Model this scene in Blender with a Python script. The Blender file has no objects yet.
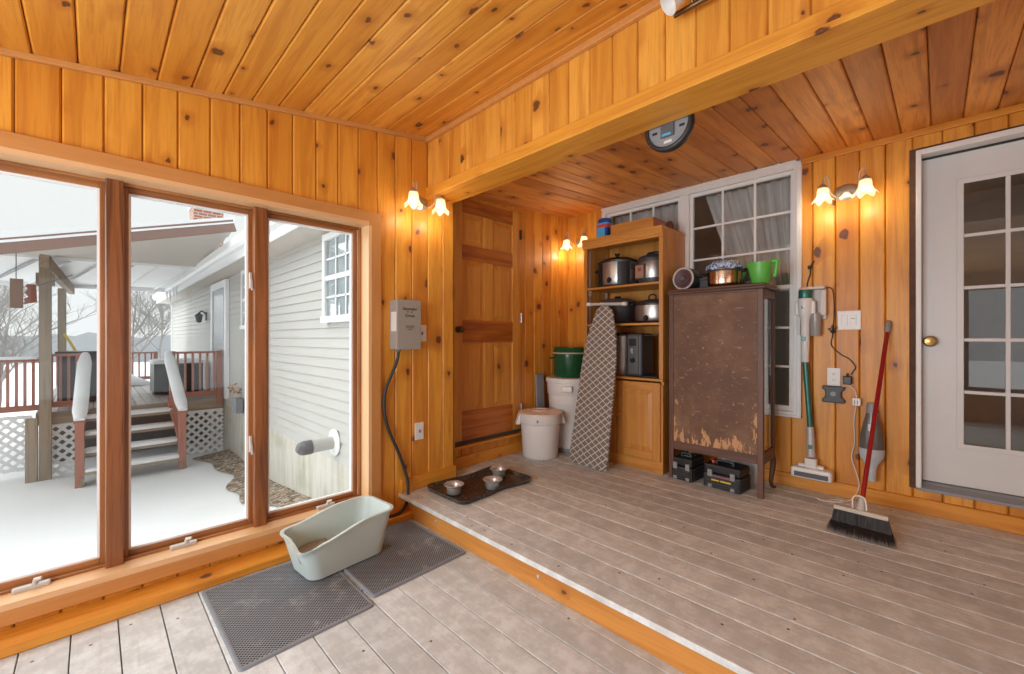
import bpy, bmesh, math, random
from mathutils import Vector, Matrix, noise as mnoise
random.seed(11)
S = bpy.context.scene
C = S.collection
PI = math.pi
V = Vector

# ---------------------------------------------------------------- camera, sky, daylight, exposure
cam_d = bpy.data.cameras.new('camera'); cam = bpy.data.objects.new('camera', cam_d); C.objects.link(cam)
cam_d.sensor_fit = 'HORIZONTAL'; cam_d.sensor_width = 36.0; cam_d.lens = 423.0/1024*36
cam_d.shift_y = 1.0/1024; cam_d.clip_start = 0.02; cam_d.clip_end = 400
cam.location = (0, 0, 1.21); cam.rotation_euler = (PI/2, 0, math.radians(45.3-90))
S.camera = cam

W = bpy.data.worlds.new('overcast_sky'); S.world = W; W.use_nodes = True
wb = W.node_tree.nodes['Background']; wb.inputs[0].default_value = (0.965, 0.98, 1.0, 1); wb.inputs[1].default_value = 1.0

S.view_settings.view_transform = 'Standard'; S.view_settings.look = 'None'
S.view_settings.exposure = 0.0; S.view_settings.gamma = 1.0; S.view_settings.use_curve_mapping = False
try:
    S.cycles.use_denoising = True; S.cycles.max_bounces = 10; S.cycles.diffuse_bounces = 5
    S.cycles.transparent_max_bounces = 24; S.cycles.caustics_reflective = False; S.cycles.caustics_refractive = False
    S.cycles.sample_clamp_indirect = 6.0
except Exception: pass

def area(name, loc, rot, sx, sy, power, col=(1, .97, .93)):
    l = bpy.data.lights.new(name, 'AREA'); l.shape = 'RECTANGLE'; l.size = sx; l.size_y = sy; l.energy = power; l.color = col
    o = bpy.data.objects.new(name, l); C.objects.link(o); o.location = loc; o.rotation_euler = rot
    return o
# added fill lamp just outside the rear window, on top of the sky's daylight
area('fill_rear', (-1.78, 1.10, 1.22), (0, -PI/2, 0), 1.4, 1.75, 92, (.82, .93, 1))
sun_d = bpy.data.lights.new('soft_overcast_sun', 'SUN'); sun_d.energy = 4.8; sun_d.angle = math.radians(100); sun_d.color = (1, .985, .96)
sun = bpy.data.objects.new('soft_overcast_sun', sun_d); C.objects.link(sun); sun.rotation_euler = V((.50, -.50, -.70)).to_track_quat('-Z', 'Y').to_euler()
SCONCE_W = 1.3

# ---------------------------------------------------------------- mesh helpers
class MB:
    def __init__(s): s.v = []; s.f = []; s.uv = []; s.tn = []; s.sm = []
    def add(s, vs, fs, smooth=False, uv=None, tone=None):
        b = len(s.v); s.v += [V(p) for p in vs]
        for i, f in enumerate(fs):
            s.f.append([b+k for k in f]); s.sm.append(smooth)
            s.uv.append(uv[i] if uv else None); s.tn.append(tone)
        return s
    def box(s, x0, x1, y0, y1, z0, z1):
        vs = [(x, y, z) for z in (z0, z1) for y in (y0, y1) for x in (x0, x1)]
        return s.add(vs, [(0,2,3,1), (4,5,7,6), (0,1,5,4), (2,6,7,3), (0,4,6,2), (1,3,7,5)])
    def cb(s, c, d, rot=None):
        m = rot if rot is not None else Matrix.Identity(3); c = V(c)
        vs = [c + m @ V((x*d[0]/2, y*d[1]/2, z*d[2]/2)) for z in (-1, 1) for y in (-1, 1) for x in (-1, 1)]
        return s.add(vs, [(0,2,3,1), (4,5,7,6), (0,1,5,4), (2,6,7,3), (0,4,6,2), (1,3,7,5)])
    def beam(s, p, q, w, h, up=(0, 0, 1)):
        p, q = V(p), V(q); d = (q-p).normalized(); r = d.cross(V(up))
        if r.length < 1e-4: r = d.cross(V((1, 0, 0)))
        r.normalize(); u = r.cross(d)
        vs = [e + r*a*w/2 + u*b*h/2 for e in (p, q) for a, b in ((-1,-1), (1,-1), (1,1), (-1,1))]
        return s.add(vs, [(0,1,2,3), (7,6,5,4), (0,4,5,1), (1,5,6,2), (2,6,7,3), (3,7,4,0)])
    def loft(s, rings, cap=True, smooth=True, wrap=False):
        n = len(rings[0]); b = len(s.v)
        vs = [p for r in rings for p in r]; fs = []
        m = len(rings)
        for i in range(m if wrap else m-1):
            j = (i+1) % m
            for k in range(n): fs.append((i*n+k, i*n+(k+1) % n, j*n+(k+1) % n, j*n+k))
        s.add(vs, fs, smooth)
        if cap and not wrap:
            s.add(rings[0], [tuple(range(n))[::-1]], False); s.add(rings[-1], [tuple(range(n))], False)
        return s
    def tube(s, pts, r, n=10, cap=True, wrap=False):
        pts = [V(p) for p in pts]; m = len(pts); rings = []
        rr = r if isinstance(r, (list, tuple)) else [r]*m
        u = None
        for i in range(m):
            a = pts[i-1] if (i or wrap) else pts[0]; b = pts[(i+1) % m] if (i < m-1 or wrap) else pts[-1]
            t = (b-a).normalized()
            if u is None:
                u = t.cross(V((0, 0, 1)));
                if u.length < 1e-3: u = t.cross(V((1, 0, 0)))
            u = (u - t*u.dot(t)).normalized(); w = t.cross(u)
            rings.append([pts[i] + (u*math.cos(2*PI*k/n) + w*math.sin(2*PI*k/n))*rr[i] for k in range(n)])
        return s.loft(rings, cap, True, wrap)
    def lathe(s, prof, n=28, M=None, sx=1, sy=1, cap=True):
        rings = []; ring_shape = prof[0] == prof[-1]
        if ring_shape: prof = prof[:-1]
        for r, z in prof:
            r = max(r, 1e-4)
            ring = [V((r*sx*math.cos(2*PI*k/n), r*sy*math.sin(2*PI*k/n), z)) for k in range(n)]
            rings.append([M @ p for p in ring] if M is not None else ring)
        return s.loft(rings, cap and not ring_shape, True, ring_shape)
    def prism(s, poly, ax, a, b):
        def p3(u, v, w): return {'x': (w, u, v), 'y': (u, w, v), 'z': (u, v, w)}[ax]
        n = len(poly)
        vs = [p3(u, v, a) for u, v in poly] + [p3(u, v, b) for u, v in poly]
        fs = [tuple(range(n))[::-1], tuple(range(n, 2*n))] + [(i, (i+1) % n, n+(i+1) % n, n+i) for i in range(n)]
        return s.add(vs, fs)
    def xf(s, M): s.v = [M @ p for p in s.v]; return s
    def build(s, name, m, parent=None, loc=None, rotz=0, bevel=0, seg=2, subs=0, angle=35):
        me = bpy.data.meshes.new(name)
        me.from_pydata([tuple(p) for p in s.v], [], s.f)
        if any(u is not None for u in s.uv):
            l1 = me.uv_layers.new(name='UVMap'); l2 = me.uv_layers.new(name='tone')
            k = 0
            for i, f in enumerate(s.f):
                for j in range(len(f)):
                    if s.uv[i]: l1.data[k].uv = s.uv[i][j]
                    if s.tn[i]: l2.data[k].uv = s.tn[i]
                    k += 1
        me.polygons.foreach_set('use_smooth', s.sm)
        bm = bmesh.new(); bm.from_mesh(me); bmesh.ops.remove_doubles(bm, verts=bm.verts, dist=1e-5) if not any(s.uv) else None
        bmesh.ops.recalc_face_normals(bm, faces=bm.faces); bm.to_mesh(me); bm.free()
        if any(s.sm):
            try: me.set_sharp_from_angle(angle=math.radians(50))
            except Exception: pass
        o = bpy.data.objects.new(name, me); C.objects.link(o)
        if m: me.materials.append(m)
        if parent is not None: o.parent = parent
        if loc is not None: o.location = loc
        o.rotation_euler = (0, 0, rotz)
        if bevel:
            b = o.modifiers.new('bevel', 'BEVEL'); b.width = bevel; b.segments = seg; b.limit_method = 'ANGLE'; b.angle_limit = math.radians(angle)
        if subs:
            b = o.modifiers.new('sub', 'SUBSURF'); b.levels = subs; b.render_levels = subs
        return o

def tag(o, label, cat, group=None, kind=None):
    o['label'] = label; o['category'] = cat
    if group: o['group'] = group
    if kind: o['kind'] = kind
    return o
def thing(name, label, cat, loc, rotz=0, group=None):
    o = bpy.data.objects.new(name, None); C.objects.link(o); o.empty_display_size = .05
    o.location = loc; o.rotation_euler = (0, 0, rotz); return tag(o, label, cat, group)
def struct(name, mb, m, parent=None, **k):
    o = mb.build(name, m, parent, **k)
    if parent is None: o['kind'] = 'structure'
    return o
def sroot(name):
    o = bpy.data.objects.new(name, None); C.objects.link(o); o['kind'] = 'structure'; o.empty_display_size = .05; return o
def dup(o, parent=None):
    c = o.copy(); C.objects.link(c); c.parent = parent
    for ch in list(o.children): dup(ch, c)
    return c
def rrect(x0, x1, y0, y1, r, n=5):
    out = []
    for cx, cy, a in ((x1-r, y1-r, 0), (x0+r, y1-r, 90), (x0+r, y0+r, 180), (x1-r, y0+r, 270)):
        for k in range(n+1):
            t = math.radians(a+90*k/n); out.append((cx+r*math.cos(t), cy+r*math.sin(t)))
    return out
def spline(pts, n=8):
    pts = [V(p) for p in pts]; out = []
    for i in range(len(pts)-1):
        p0 = pts[max(i-1, 0)]; p1 = pts[i]; p2 = pts[i+1]; p3 = pts[min(i+2, len(pts)-1)]
        for k in range(n):
            t = k/n
            out.append(.5*((2*p1)+(p2-p0)*t+(2*p0-5*p1+4*p2-p3)*t*t+(3*p1-p0-3*p2+p3)*t**3))
    out.append(pts[-1]); return out
def RX(a): return Matrix.Rotation(a, 4, 'X')
def RY(a): return Matrix.Rotation(a, 4, 'Y')
def RZ(a): return Matrix.Rotation(a, 4, 'Z')
def T(*a): return Matrix.Translation(V(a))

# ---------------------------------------------------------------- materials
class N:
    def __init__(s, name):
        s.m = bpy.data.materials.new(name); s.m.use_nodes = True; s.t = s.m.node_tree; s.t.nodes.clear()
        s.out = s.t.nodes.new('ShaderNodeOutputMaterial')
    def n(s, typ, inp=None, **kw):
        x = s.t.nodes.new(typ)
        for k, v in kw.items(): setattr(x, k, v)
        for k, v in (inp or {}).items():
            if isinstance(v, bpy.types.NodeSocket): s.t.links.new(v, x.inputs[k])
            else: x.inputs[k].default_value = v
        return x
    def math(s, op, a, b=0.0, clamp=False):
        return s.n('ShaderNodeMath', {0: a, 1: b}, operation=op, use_clamp=clamp).outputs[0]
    def smooth(s, x, a, b, o0=0.0, o1=1.0):
        return s.n('ShaderNodeMapRange', {'Value': x, 'From Min': a, 'From Max': b, 'To Min': o0, 'To Max': o1}, interpolation_type='SMOOTHSTEP').outputs[0]
    def mix(s, f, a, b, blend='MIX'):
        x = s.t.nodes.new('ShaderNodeMix'); x.data_type = 'RGBA'; x.blend_type = blend
        for i, v in ((0, f), (6, a), (7, b)):
            if isinstance(v, bpy.types.NodeSocket): s.t.links.new(v, x.inputs[i])
            else: x.inputs[i].default_value = v if i == 0 else (*v[:3], 1)
        return x.outputs[2]
    def ramp(s, f, stops):
        x = s.n('ShaderNodeValToRGB', {0: f}); e = x.color_ramp.elements
        while len(e) < len(stops): e.new(.5)
        for i, (p, c) in enumerate(stops): e[i].position = p; e[i].color = (*c[:3], 1)
        return x.outputs[0]
    def noise(s, vec, sc, det=3, rough=.55, dist=0.0, dim='3D'):
        return s.n('ShaderNodeTexNoise', {'Vector': vec, 'Scale': sc, 'Detail': det, 'Roughness': rough, 'Distortion': dist}, noise_dimensions=dim).outputs[0]
    def scale(s, vec, sc, loc=(0, 0, 0)):
        return s.n('ShaderNodeMapping', {'Vector': vec, 'Scale': sc, 'Location': loc}).outputs[0]
    def bsdf(s, col, rough=.5, metal=0.0, bump=None, bstr=.2, bdist=.004, **kw):
        b = s.n('ShaderNodeBsdfPrincipled')
        for k, v in {'Base Color': col, 'Roughness': rough, 'Metallic': metal, **kw}.items():
            if isinstance(v, bpy.types.NodeSocket): s.t.links.new(v, b.inputs[k])
            else: b.inputs[k].default_value = (*v[:3], 1) if k in ('Base Color', 'Emission Color') else v
        if bump is not None:
            bp = s.n('ShaderNodeBump', {'Height': bump, 'Strength': bstr, 'Distance': bdist}); s.t.links.new(bp.outputs[0], b.inputs['Normal'])
        s.t.links.new(b.outputs[0], s.out.inputs[0]); return b
def obj_coord(n): return n.n('ShaderNodeTexCoord').outputs['Object']

def wood(name, src, lo, hi, dark, knots=.3, rough=.38, grain=.5, coat=.15, kcol=(.085, .028, .012), tonemix=.6, kscale=4.2):
    n = N(name)
    if src == 'UV':
        vec = n.n('ShaderNodeUVMap', uv_map='UVMap').outputs[0]
        tn = n.n('ShaderNodeSeparateXYZ', {0: n.n('ShaderNodeUVMap', uv_map='tone').outputs[0]})
        tone = tn.outputs[0]
    else:
        p = n.n('ShaderNodeSeparateXYZ', {0: obj_coord(n)}); o = {'X': (0, 1, 2), 'Y': (1, 2, 0), 'Z': (2, 0, 1)}[src]
        rnd = n.n('ShaderNodeObjectInfo').outputs['Random']
        vec = n.n('ShaderNodeCombineXYZ', {0: n.math('ADD', p.outputs[o[0]], n.math('MULTIPLY', rnd, 37.0)), 1: p.outputs[o[1]], 2: p.outputs[o[2]]}).outputs[0]
        tone = rnd
    g1 = n.noise(n.scale(vec, (1.1, 17, 17)), 1.0, 4, .6, .8)
    g2 = n.noise(n.scale(vec, (5, 160, 160)), 1.0, 3, .6)
    big = n.noise(n.scale(vec, (1.6, 5, 5)), 1.0, 2)
    t = n.math('ADD', n.math('MULTIPLY', tone, tonemix), n.math('MULTIPLY', big, 1-tonemix))
    col = n.mix(n.smooth(t, .2, .8), lo, hi)
    col = n.mix(n.math('MULTIPLY', n.smooth(g1, .42, .68), grain), col, dark)
    col = n.mix(n.math('MULTIPLY', n.smooth(g2, .48, .70), .32), col, dark)
    h = g1
    if knots:
        wv = n.n('ShaderNodeVectorMath', {0: n.scale(vec, (.75, 1, 1)), 1: n.n('ShaderNodeVectorMath', {0: n.n('ShaderNodeTexNoise', {'Vector': vec, 'Scale': 26.0, 'Detail': 3.0}).outputs['Color'], 3: .034}, operation='SCALE').outputs[0]}, operation='ADD').outputs[0]
        vo = n.n('ShaderNodeTexVoronoi', {'Vector': wv, 'Scale': kscale}, voronoi_dimensions='2D' if src == 'UV' else '3D', feature='F1')
        sc = n.n('ShaderNodeSeparateColor', {0: vo.outputs['Color']})
        pres = n.math('LESS_THAN', sc.outputs[0], knots)
        rad = n.math('ADD', n.math('MULTIPLY', n.math('POWER', sc.outputs[1], 1.5), .085), .034)
        q = n.math('DIVIDE', vo.outputs['Distance'], rad)
        halo = n.math('MULTIPLY', n.smooth(q, 4.5, .8), pres)
        rings = n.math('MULTIPLY_ADD', n.math('SINE', n.math('MULTIPLY', q, 9.0)), .12)
        kn = n.math('MULTIPLY', n.smooth(q, 1.25, .7), pres)
        col = n.mix(n.math('MULTIPLY', halo, .55), col, dark)
        kc = n.mix(n.math('MULTIPLY', n.smooth(q, .2, .9), sc.outputs[2]), (kcol[0]*1.5, kcol[1]*1.3, kcol[2]*1.1), (.022, .010, .006))
        stk = n.math('MULTIPLY', n.smooth(n.noise(n.scale(vec, (2.6, 34, 34), (7, 3, 1)), 1.0, 4, .65, 1.2), .70, .78), n.smooth(n.noise(n.scale(vec, (1.3, 6, 6), (2, 9, 4)), 1.0, 1), .56, .66))
        col = n.mix(n.math('MULTIPLY', stk, .6), col, kcol)
        col = n.mix(n.math('MULTIPLY', kn, .92), col, kc)
    n.bsdf(col, rough, bump=n.math('ADD', g1, g2), bstr=.08, bdist=.002, **{'Coat Weight': coat, 'Coat Roughness': .25})
    return n.m

PINE = dict(lo=(.67, .268, .028), hi=(.79, .362, .046), dark=(.45, .125, .010))
M = {}
M['pine'] = wood('pine_boards', 'UV', **PINE, knots=.55, kscale=4.6, rough=.45, coat=.08)
M['pine_ceil'] = wood('pine_ceiling_boards', 'UV', lo=(.70, .30, .036), hi=(.84, .41, .065), dark=(.46, .135, .014), knots=.6, kscale=5.0, rough=.5, coat=.05)
M['pine_dark'] = wood('aged_pine_boards', 'UV', lo=(.60, .235, .05), hi=(.90, .40, .085), dark=(.36, .10, .015), knots=.55, tonemix=.75, kscale=4.8, rough=.55, coat=.03)
for ax in 'XYZ':
    M['pine_'+ax] = wood('pine_trim_'+ax, ax, **PINE, knots=.5, grain=.35, kscale=5.5)
    M['stain_'+ax] = wood('stained_trim_'+ax, ax, lo=(.56, .25, .070), hi=(.62, .29, .085), dark=(.46, .18, .045), knots=.06, grain=.35, rough=.5, coat=0)
    M['sash_'+ax] = wood('sash_wood_'+ax, ax, lo=(.33, .125, .036), hi=(.42, .165, .05), dark=(.16, .05, .014), knots=0, grain=.8)
    M['light_'+ax] = wood('pale_pine_'+ax, ax, lo=(.72, .44, .22), hi=(.80, .52, .28), dark=(.60, .32, .13), knots=.08, grain=.3)
    M['cab_'+ax] = wood('cabinet_pine_'+ax, ax, lo=(.58, .25, .05), hi=(.66, .30, .065), dark=(.38, .125, .02), knots=.05, grain=.55)
    M['door_'+ax] = wood('door_pine_'+ax, ax, lo=(.60, .25, .04), hi=(.68, .31, .055), dark=(.42, .14, .018), knots=.03, grain=.5)
    M['rail_'+ax] = wood('door_rail_'+ax, ax, lo=(.44, .135, .018), hi=(.52, .17, .024), dark=(.24, .055, .008), knots=0, grain=.8)
    M['walnut_'+ax] = wood('dark_antique_'+ax, ax, lo=(.11, .046, .026), hi=(.16, .068, .038), dark=(.05, .02, .012), knots=0, grain=.6, rough=.5)
    M['graywood_'+ax] = wood('weathered_wood_'+ax, ax, lo=(.30, .235, .175), hi=(.38, .31, .24), dark=(.20, .145, .10), knots=.1, grain=.6, rough=.8, coat=0)
    M['redwood_'+ax] = wood('red_stained_'+ax, ax, lo=(.38, .155, .115), hi=(.45, .19, .14), dark=(.28, .105, .075), knots=0, grain=.4, rough=.7, coat=0)

M['mullion'] = wood('figured_mullion', 'Z', (.25, .082, .022), (.36, .125, .034), (.09, .026, .008), 0, grain=1.0)
def plain(name, col, rough=.5, metal=0.0, var=.12, sc=14, bump=0.0, bsc=60, **kw):
    n = N(name); c = obj_coord(n); x = n.noise(c, sc, 4)
    cc = n.mix(x, tuple(v*(1-var) for v in col), tuple(min(1, v*(1+var)) for v in col))
    n.bsdf(cc, rough, metal, bump=n.noise(c, bsc, 3) if bump else None, bstr=bump, **kw); return n.m
M['white'] = plain('white_paint', (.78, .77, .75), .4, var=.04)
M['doorwhite'] = plain('door_paint', (.66, .66, .65), .35, var=.03)
M['plastic'] = plain('white_plastic', (.80, .78, .75), .35, var=.03)
M['black'] = plain('black_plastic', (.018, .018, .02), .4, var=.3)
M['charcoal'] = plain('charcoal_plastic', (.05, .052, .058), .45, var=.2)
M['darkgrey'] = plain('dark_grey_plastic', (.10, .10, .11), .5, var=.15)
M['midgrey'] = plain('grey_plastic', (.26, .27, .29), .45, var=.1)
M['steel'] = plain('brushed_steel', (.62, .60, .58), .25, 1.0, var=.1, sc=40)
M['steelsat'] = plain('satin_steel', (.50, .49, .48), .35, .9, var=.1)
M['nickel'] = plain('brushed_nickel', (.50, .46, .39), .38, .7, var=.15)
M['bronze'] = plain('dark_bronze', (.16, .10, .055), .35, .9, var=.2)
M['greybox'] = plain('grey_enamel', (.36, .345, .315), .45, .1, var=.05)
M['label'] = plain('printed_label', (.74, .70, .66), .6, var=.08, sc=60)
M['ink'] = plain('black_ink', (.03, .03, .03), .6)
M['green'] = plain('green_enamel', (.010, .085, .035), .18, var=.15)
M['lime'] = plain('lime_plastic', (.12, .50, .07), .35, var=.08)
M['blue'] = plain('blue_plastic', (.02, .06, .30), .35)
M['skyblue'] = plain('sky_blue_label', (.08, .42, .72), .4)
M['redlab'] = plain('red_label', (.62, .07, .06), .4)
M['yellow'] = plain('yellow_label', (.75, .52, .05), .5)
M['teal'] = plain('teal_metallic', (.05, .20, .165), .35, .4, var=.1)
M['redpaint'] = plain('red_painted_metal', (.30, .012, .014), .3, var=.1)
M['rubber'] = plain('black_rubber', (.03, .03, .032), .6)
M['brass'] = plain('antique_brass', (.36, .22, .08), .3, 1.0)
M['lightgrey'] = plain('light_grey_metal', (.55, .54, .52), .45, .2)
M['sage'] = plain('pale_sage_plastic', (.54, .625, .60), .45, var=.05)
M['snow'] = plain('snow', (.84, .855, .88), .7, var=.03, sc=1.5, bump=.5, bsc=5)
M['siding'] = plain('vinyl_siding', (.50, .49, .47), .6, var=.04, sc=2)
M['soffit'] = plain('tan_siding', (.60, .56, .51), .6, var=.05, sc=2)
M['extwhite'] = plain('white_aluminium', (.86, .87, .88), .4, var=.04, sc=4)
M['brownmetal'] = plain('brown_fascia', (.26, .165, .14), .5)
M['clear'] = None
def foundation():
    n = N('stained_concrete'); c = obj_coord(n); p = n.n('ShaderNodeSeparateXYZ', {0: c})
    st = n.noise(n.scale(c, (1, 9, 1.2)), 1.0, 4)
    col = n.mix(n.smooth(st, .4, .7), (.58, .56, .51), (.47, .44, .36))
    col = n.mix(n.math('MULTIPLY', n.smooth(n.noise(c, 2.2, 4), .5, .72), .5), col, (.30, .31, .20))
    n.bsdf(col, .85, bump=n.noise(c, 30, 4), bstr=.25); return n.m
M['concrete'] = foundation()
def deck(name, a, b, c3):
    n = N(name); uv = n.n('ShaderNodeUVMap', uv_map='UVMap').outputs[0]
    tone = n.n('ShaderNodeSeparateXYZ', {0: n.n('ShaderNodeUVMap', uv_map='tone').outputs[0]}).outputs[0]
    big = n.noise(uv, 2.2, 4, .6); st = n.noise(n.scale(uv, (3, 60, 1)), 1.0, 3); sp = n.noise(uv, 38, 3, .7)
    col = n.mix(n.smooth(n.math('ADD', n.math('MULTIPLY', tone, .45), n.math('MULTIPLY', big, .6)), .3, .75), a, b)
    col = n.mix(n.math('MULTIPLY', n.smooth(st, .5, .75), .3), col, c3)
    col = n.mix(n.math('MULTIPLY', n.smooth(sp, .66, .74), .55), col, c3)
    sc2 = n.noise(n.scale(uv, (2.5, 22, 1), (9, 3, 0)), 1.0, 4, .7)
    col = n.mix(n.math('MULTIPLY', n.smooth(sc2, .66, .76), .4), col, tuple(min(1, v*1.35) for v in b))
    vo = n.n('ShaderNodeTexVoronoi', {'Vector': uv, 'Scale': 3.1}, voronoi_dimensions='2D')
    col = n.mix(n.smooth(vo.outputs['Distance'], .022, .012), col, (.08, .07, .065))
    mo = n.noise(uv, 11, 6, .7); col = n.mix(n.smooth(mo, .40, .66), n.mix(1.0, col, (.86, .85, .84), 'MULTIPLY'), n.mix(1.0, col, (1.12, 1.12, 1.12), 'MULTIPLY'))
    n.bsdf(col, n.smooth(big, .2, .8, .45, .65), bump=st, bstr=.15, bdist=.002); return n.m
M['deck_lo'] = deck('worn_painted_deck', (.54, .565, .575), (.63, .66, .675), (.36, .36, .36))
M['deck_hi'] = deck('grey_brown_deck', (.56, .58, .58), (.70, .725, .725), (.35, .34, .33))
M['deck_ext'] = deck('outdoor_deck', (.32, .30, .29), (.40, .38, .37), (.22, .20, .19))
def glass(name, tint=(.96, .98, .97), k=1.6):
    n = N(name)
    fr = n.math('ADD', .04, n.math('MULTIPLY', .96, n.math('POWER', n.n('ShaderNodeLayerWeight', {'Blend': .5}).outputs['Facing'], 5.0)))
    x = n.n('ShaderNodeMixShader', {0: n.math('MULTIPLY', fr, k, True), 1: n.n('ShaderNodeBsdfTransparent', {0: (*tint, 1)}).outputs[0], 2: n.n('ShaderNodeBsdfGlossy', {'Color': (1, 1, 1, 1), 'Roughness': 0.0}).outputs[0]})
    n.t.links.new(x.outputs[0], n.out.inputs[0]); return n.m
M['glass'] = glass('window_glass', k=.5)
M['glass_house'] = glass('house_window_glass', (.95, .96, .96), 1.3)
M['glass_cab'] = glass('cabinet_glass', (.88, .92, .90), 1.8)
M['glass_lid'] = glass('smoked_lid_glass', (.35, .35, .36), 1.8)
def emit(name, col, st):
    n = N(name); e = n.n('ShaderNodeEmission', {0: (*col, 1), 1: st}); n.t.links.new(e.outputs[0], n.out.inputs[0]); return n.m
M['bulb'] = emit('lit_bulb', (1, .80, .48), 7)
def shade():
    n = N('frosted_shade'); d = n.n('ShaderNodeBsdfDiffuse', {0: (.9, .85, .76, 1)}); t = n.n('ShaderNodeBsdfTranslucent', {0: (.98, .86, .66, 1)})
    x = n.n('ShaderNodeMixShader', {0: .68, 1: d.outputs[0], 2: t.outputs[0]}); g = n.n('ShaderNodeBsdfGlossy', {'Roughness': .25})
    y = n.n('ShaderNodeMixShader', {0: .07, 1: x.outputs[0], 2: g.outputs[0]}); n.t.links.new(y.outputs[0], n.out.inputs[0]); return n.m
M['shade'] = shade()
def mat_rubber():
    n = N('honeycomb_mat'); c = n.n('ShaderNodeSeparateXYZ', {0: obj_coord(n)})
    k = 2*PI/.0200
    a = n.math('SINE', n.math('MULTIPLY', n.math('ADD', c.outputs[0], c.outputs[1]), k*.62)); b = n.math('SINE', n.math('MULTIPLY', n.math('SUBTRACT', c.outputs[0], c.outputs[1]), k*.62))
    h = n.math('MULTIPLY', a, b); hole = n.smooth(n.math('ABSOLUTE', h), .22, .55)
    ds = n.noise(obj_coord(n), 7, 5, .7)
    top = n.mix(n.math('MULTIPLY', n.smooth(ds, .5, .72), .75), (.25, .27, .30), (.52, .54, .55))
    col = n.mix(hole, top, n.mix(n.smooth(ds, .6, .75), (.018, .018, .02), (.12, .12, .115)))
    n.bsdf(col, .75, bump=n.math('SUBTRACT', 1.0, hole), bstr=.5, bdist=.003); return n.m
M['mat'] = mat_rubber()
M['matedge'] = plain('mat_edge', (.21, .23, .26), .7, var=.25, sc=30)
def trellis():
    n = N('trellis_fabric'); c = n.n('ShaderNodeSeparateXYZ', {0: obj_coord(n)})
    u = n.math('DIVIDE', c.outputs[1], .072); v = n.math('DIVIDE', c.outputs[2], .056)
    w = n.math('MULTIPLY', n.math('SINE', n.math('MULTIPLY', v, 4*PI)), .035)
    def ln(x): return n.math('ABSOLUTE', n.math('SUBTRACT', n.math('FRACT', x), .5))
    a = ln(n.math('ADD', n.math('ADD', u, v), n.math('ADD', w, 50.0))); b = ln(n.math('ADD', n.math('SUBTRACT', u, v), n.math('ADD', w, 50.0)))
    m = n.math('MINIMUM', a, b)
    tex = n.noise(obj_coord(n), 300, 2)
    base = n.mix(tex, (.165, .135, .115), (.22, .185, .16))
    n.bsdf(n.mix(n.smooth(m, .085, .045), base, (.66, .61, .54)), .9); return n.m
M['trellis'] = trellis()
def antique_panel():
    n = N('worn_brown_paint'); c = obj_coord(n); p = n.n('ShaderNodeSeparateXYZ', {0: c})
    big = n.noise(c, 3.0, 5, .65)
    col = n.mix(n.smooth(big, .35, .7), (.125, .058, .030), (.225, .115, .060))
    scr = n.noise(n.scale(c, (8, 8, 38)), 1.0, 4, .75); scr2 = n.noise(c, 26, 4, .8)
    col = n.mix(n.math('MULTIPLY', n.smooth(scr, .60, .67), .75), col, (.34, .20, .13))
    col = n.mix(n.math('MULTIPLY', n.smooth(scr2, .61, .66), .8), col, (.42, .26, .15))
    # bare wood where the veneer has flaked off along the lower edge and the two sides (object space: y across, z up)
    ed = n.smooth(p.outputs[2], .20, .03); sd = n.math('MAXIMUM', n.smooth(p.outputs[1], -.215, -.25), n.smooth(p.outputs[1], .225, .252))
    low = n.smooth(p.outputs[2], .75, .15)
    amt = n.math('MAXIMUM', ed, n.math('MULTIPLY', sd, low))
    fl = n.math('ADD', n.noise(n.scale(c, (9, 22, 7)), 1.0, 4, .7), n.math('MULTIPLY', amt, .285))
    col = n.mix(n.smooth(fl, .78, .82), col, (.58, .31, .14))
    n.bsdf(col, .6, bump=fl, bstr=.2); return n.m
M['antique'] = antique_panel()
def flecked():
    n = N('speckled_tray'); c = obj_coord(n)
    col = n.mix(n.smooth(n.noise(c, 60, 4, .85), .50, .64), (.030, .025, .022), (.26, .19, .14))
    col = n.mix(n.math('MULTIPLY', n.smooth(n.noise(c, 5, 3), .58, .7), .6), col, (.22, .20, .18))
    n.bsdf(col, .35); return n.m
M['tray'] = flecked()
def cloth_blue():
    n = N('blue_floral_cloth'); c = obj_coord(n)
    v = n.n('ShaderNodeTexVoronoi', {'Vector': c, 'Scale': 75.0}).outputs['Distance']
    n.bsdf(n.mix(n.smooth(v, .38, .58), (.04, .12, .38), (.50, .60, .72)), .9); return n.m
M['cloth'] = cloth_blue()
def brick():
    n = N('red_brick'); b = n.n('ShaderNodeTexBrick', {'Vector': n.scale(n.n('ShaderNodeTexCoord').outputs['UV'], (1, 1, 1)), 'Color1': (.34, .11, .075, 1), 'Color2': (.42, .17, .12, 1), 'Mortar': (.5, .46, .42, 1), 'Scale': 1.0, 'Mortar Size': .012, 'Brick Width': .22, 'Row Height': .085})
    n.bsdf(b.outputs[0], .85); return n.m
M['brick'] = brick()
def leaves():
    n = N('leaf_litter'); c = obj_coord(n); v = n.n('ShaderNodeTexVoronoi', {'Vector': c, 'Scale': 22.0})
    s = n.n('ShaderNodeSeparateColor', {0: v.outputs['Color']})
    col = n.ramp(s.outputs[0], [(0, (.10, .075, .05)), (.4, (.27, .20, .14)), (.7, (.40, .30, .22)), (1, (.55, .50, .44))])
    n.bsdf(col, .9, bump=v.outputs['Distance'], bstr=.9, bdist=.03); return n.m
M['leaves'] = leaves()
M['curtain'] = plain('grey_curtain', (.62, .60, .58), .9, var=.1, sc=5)
M['roomgrey'] = plain('house_wall_paint', (.50, .46, .42), .8)
M['bark'] = plain('bare_bark', (.30, .28, .265), .9, var=.2)
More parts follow.
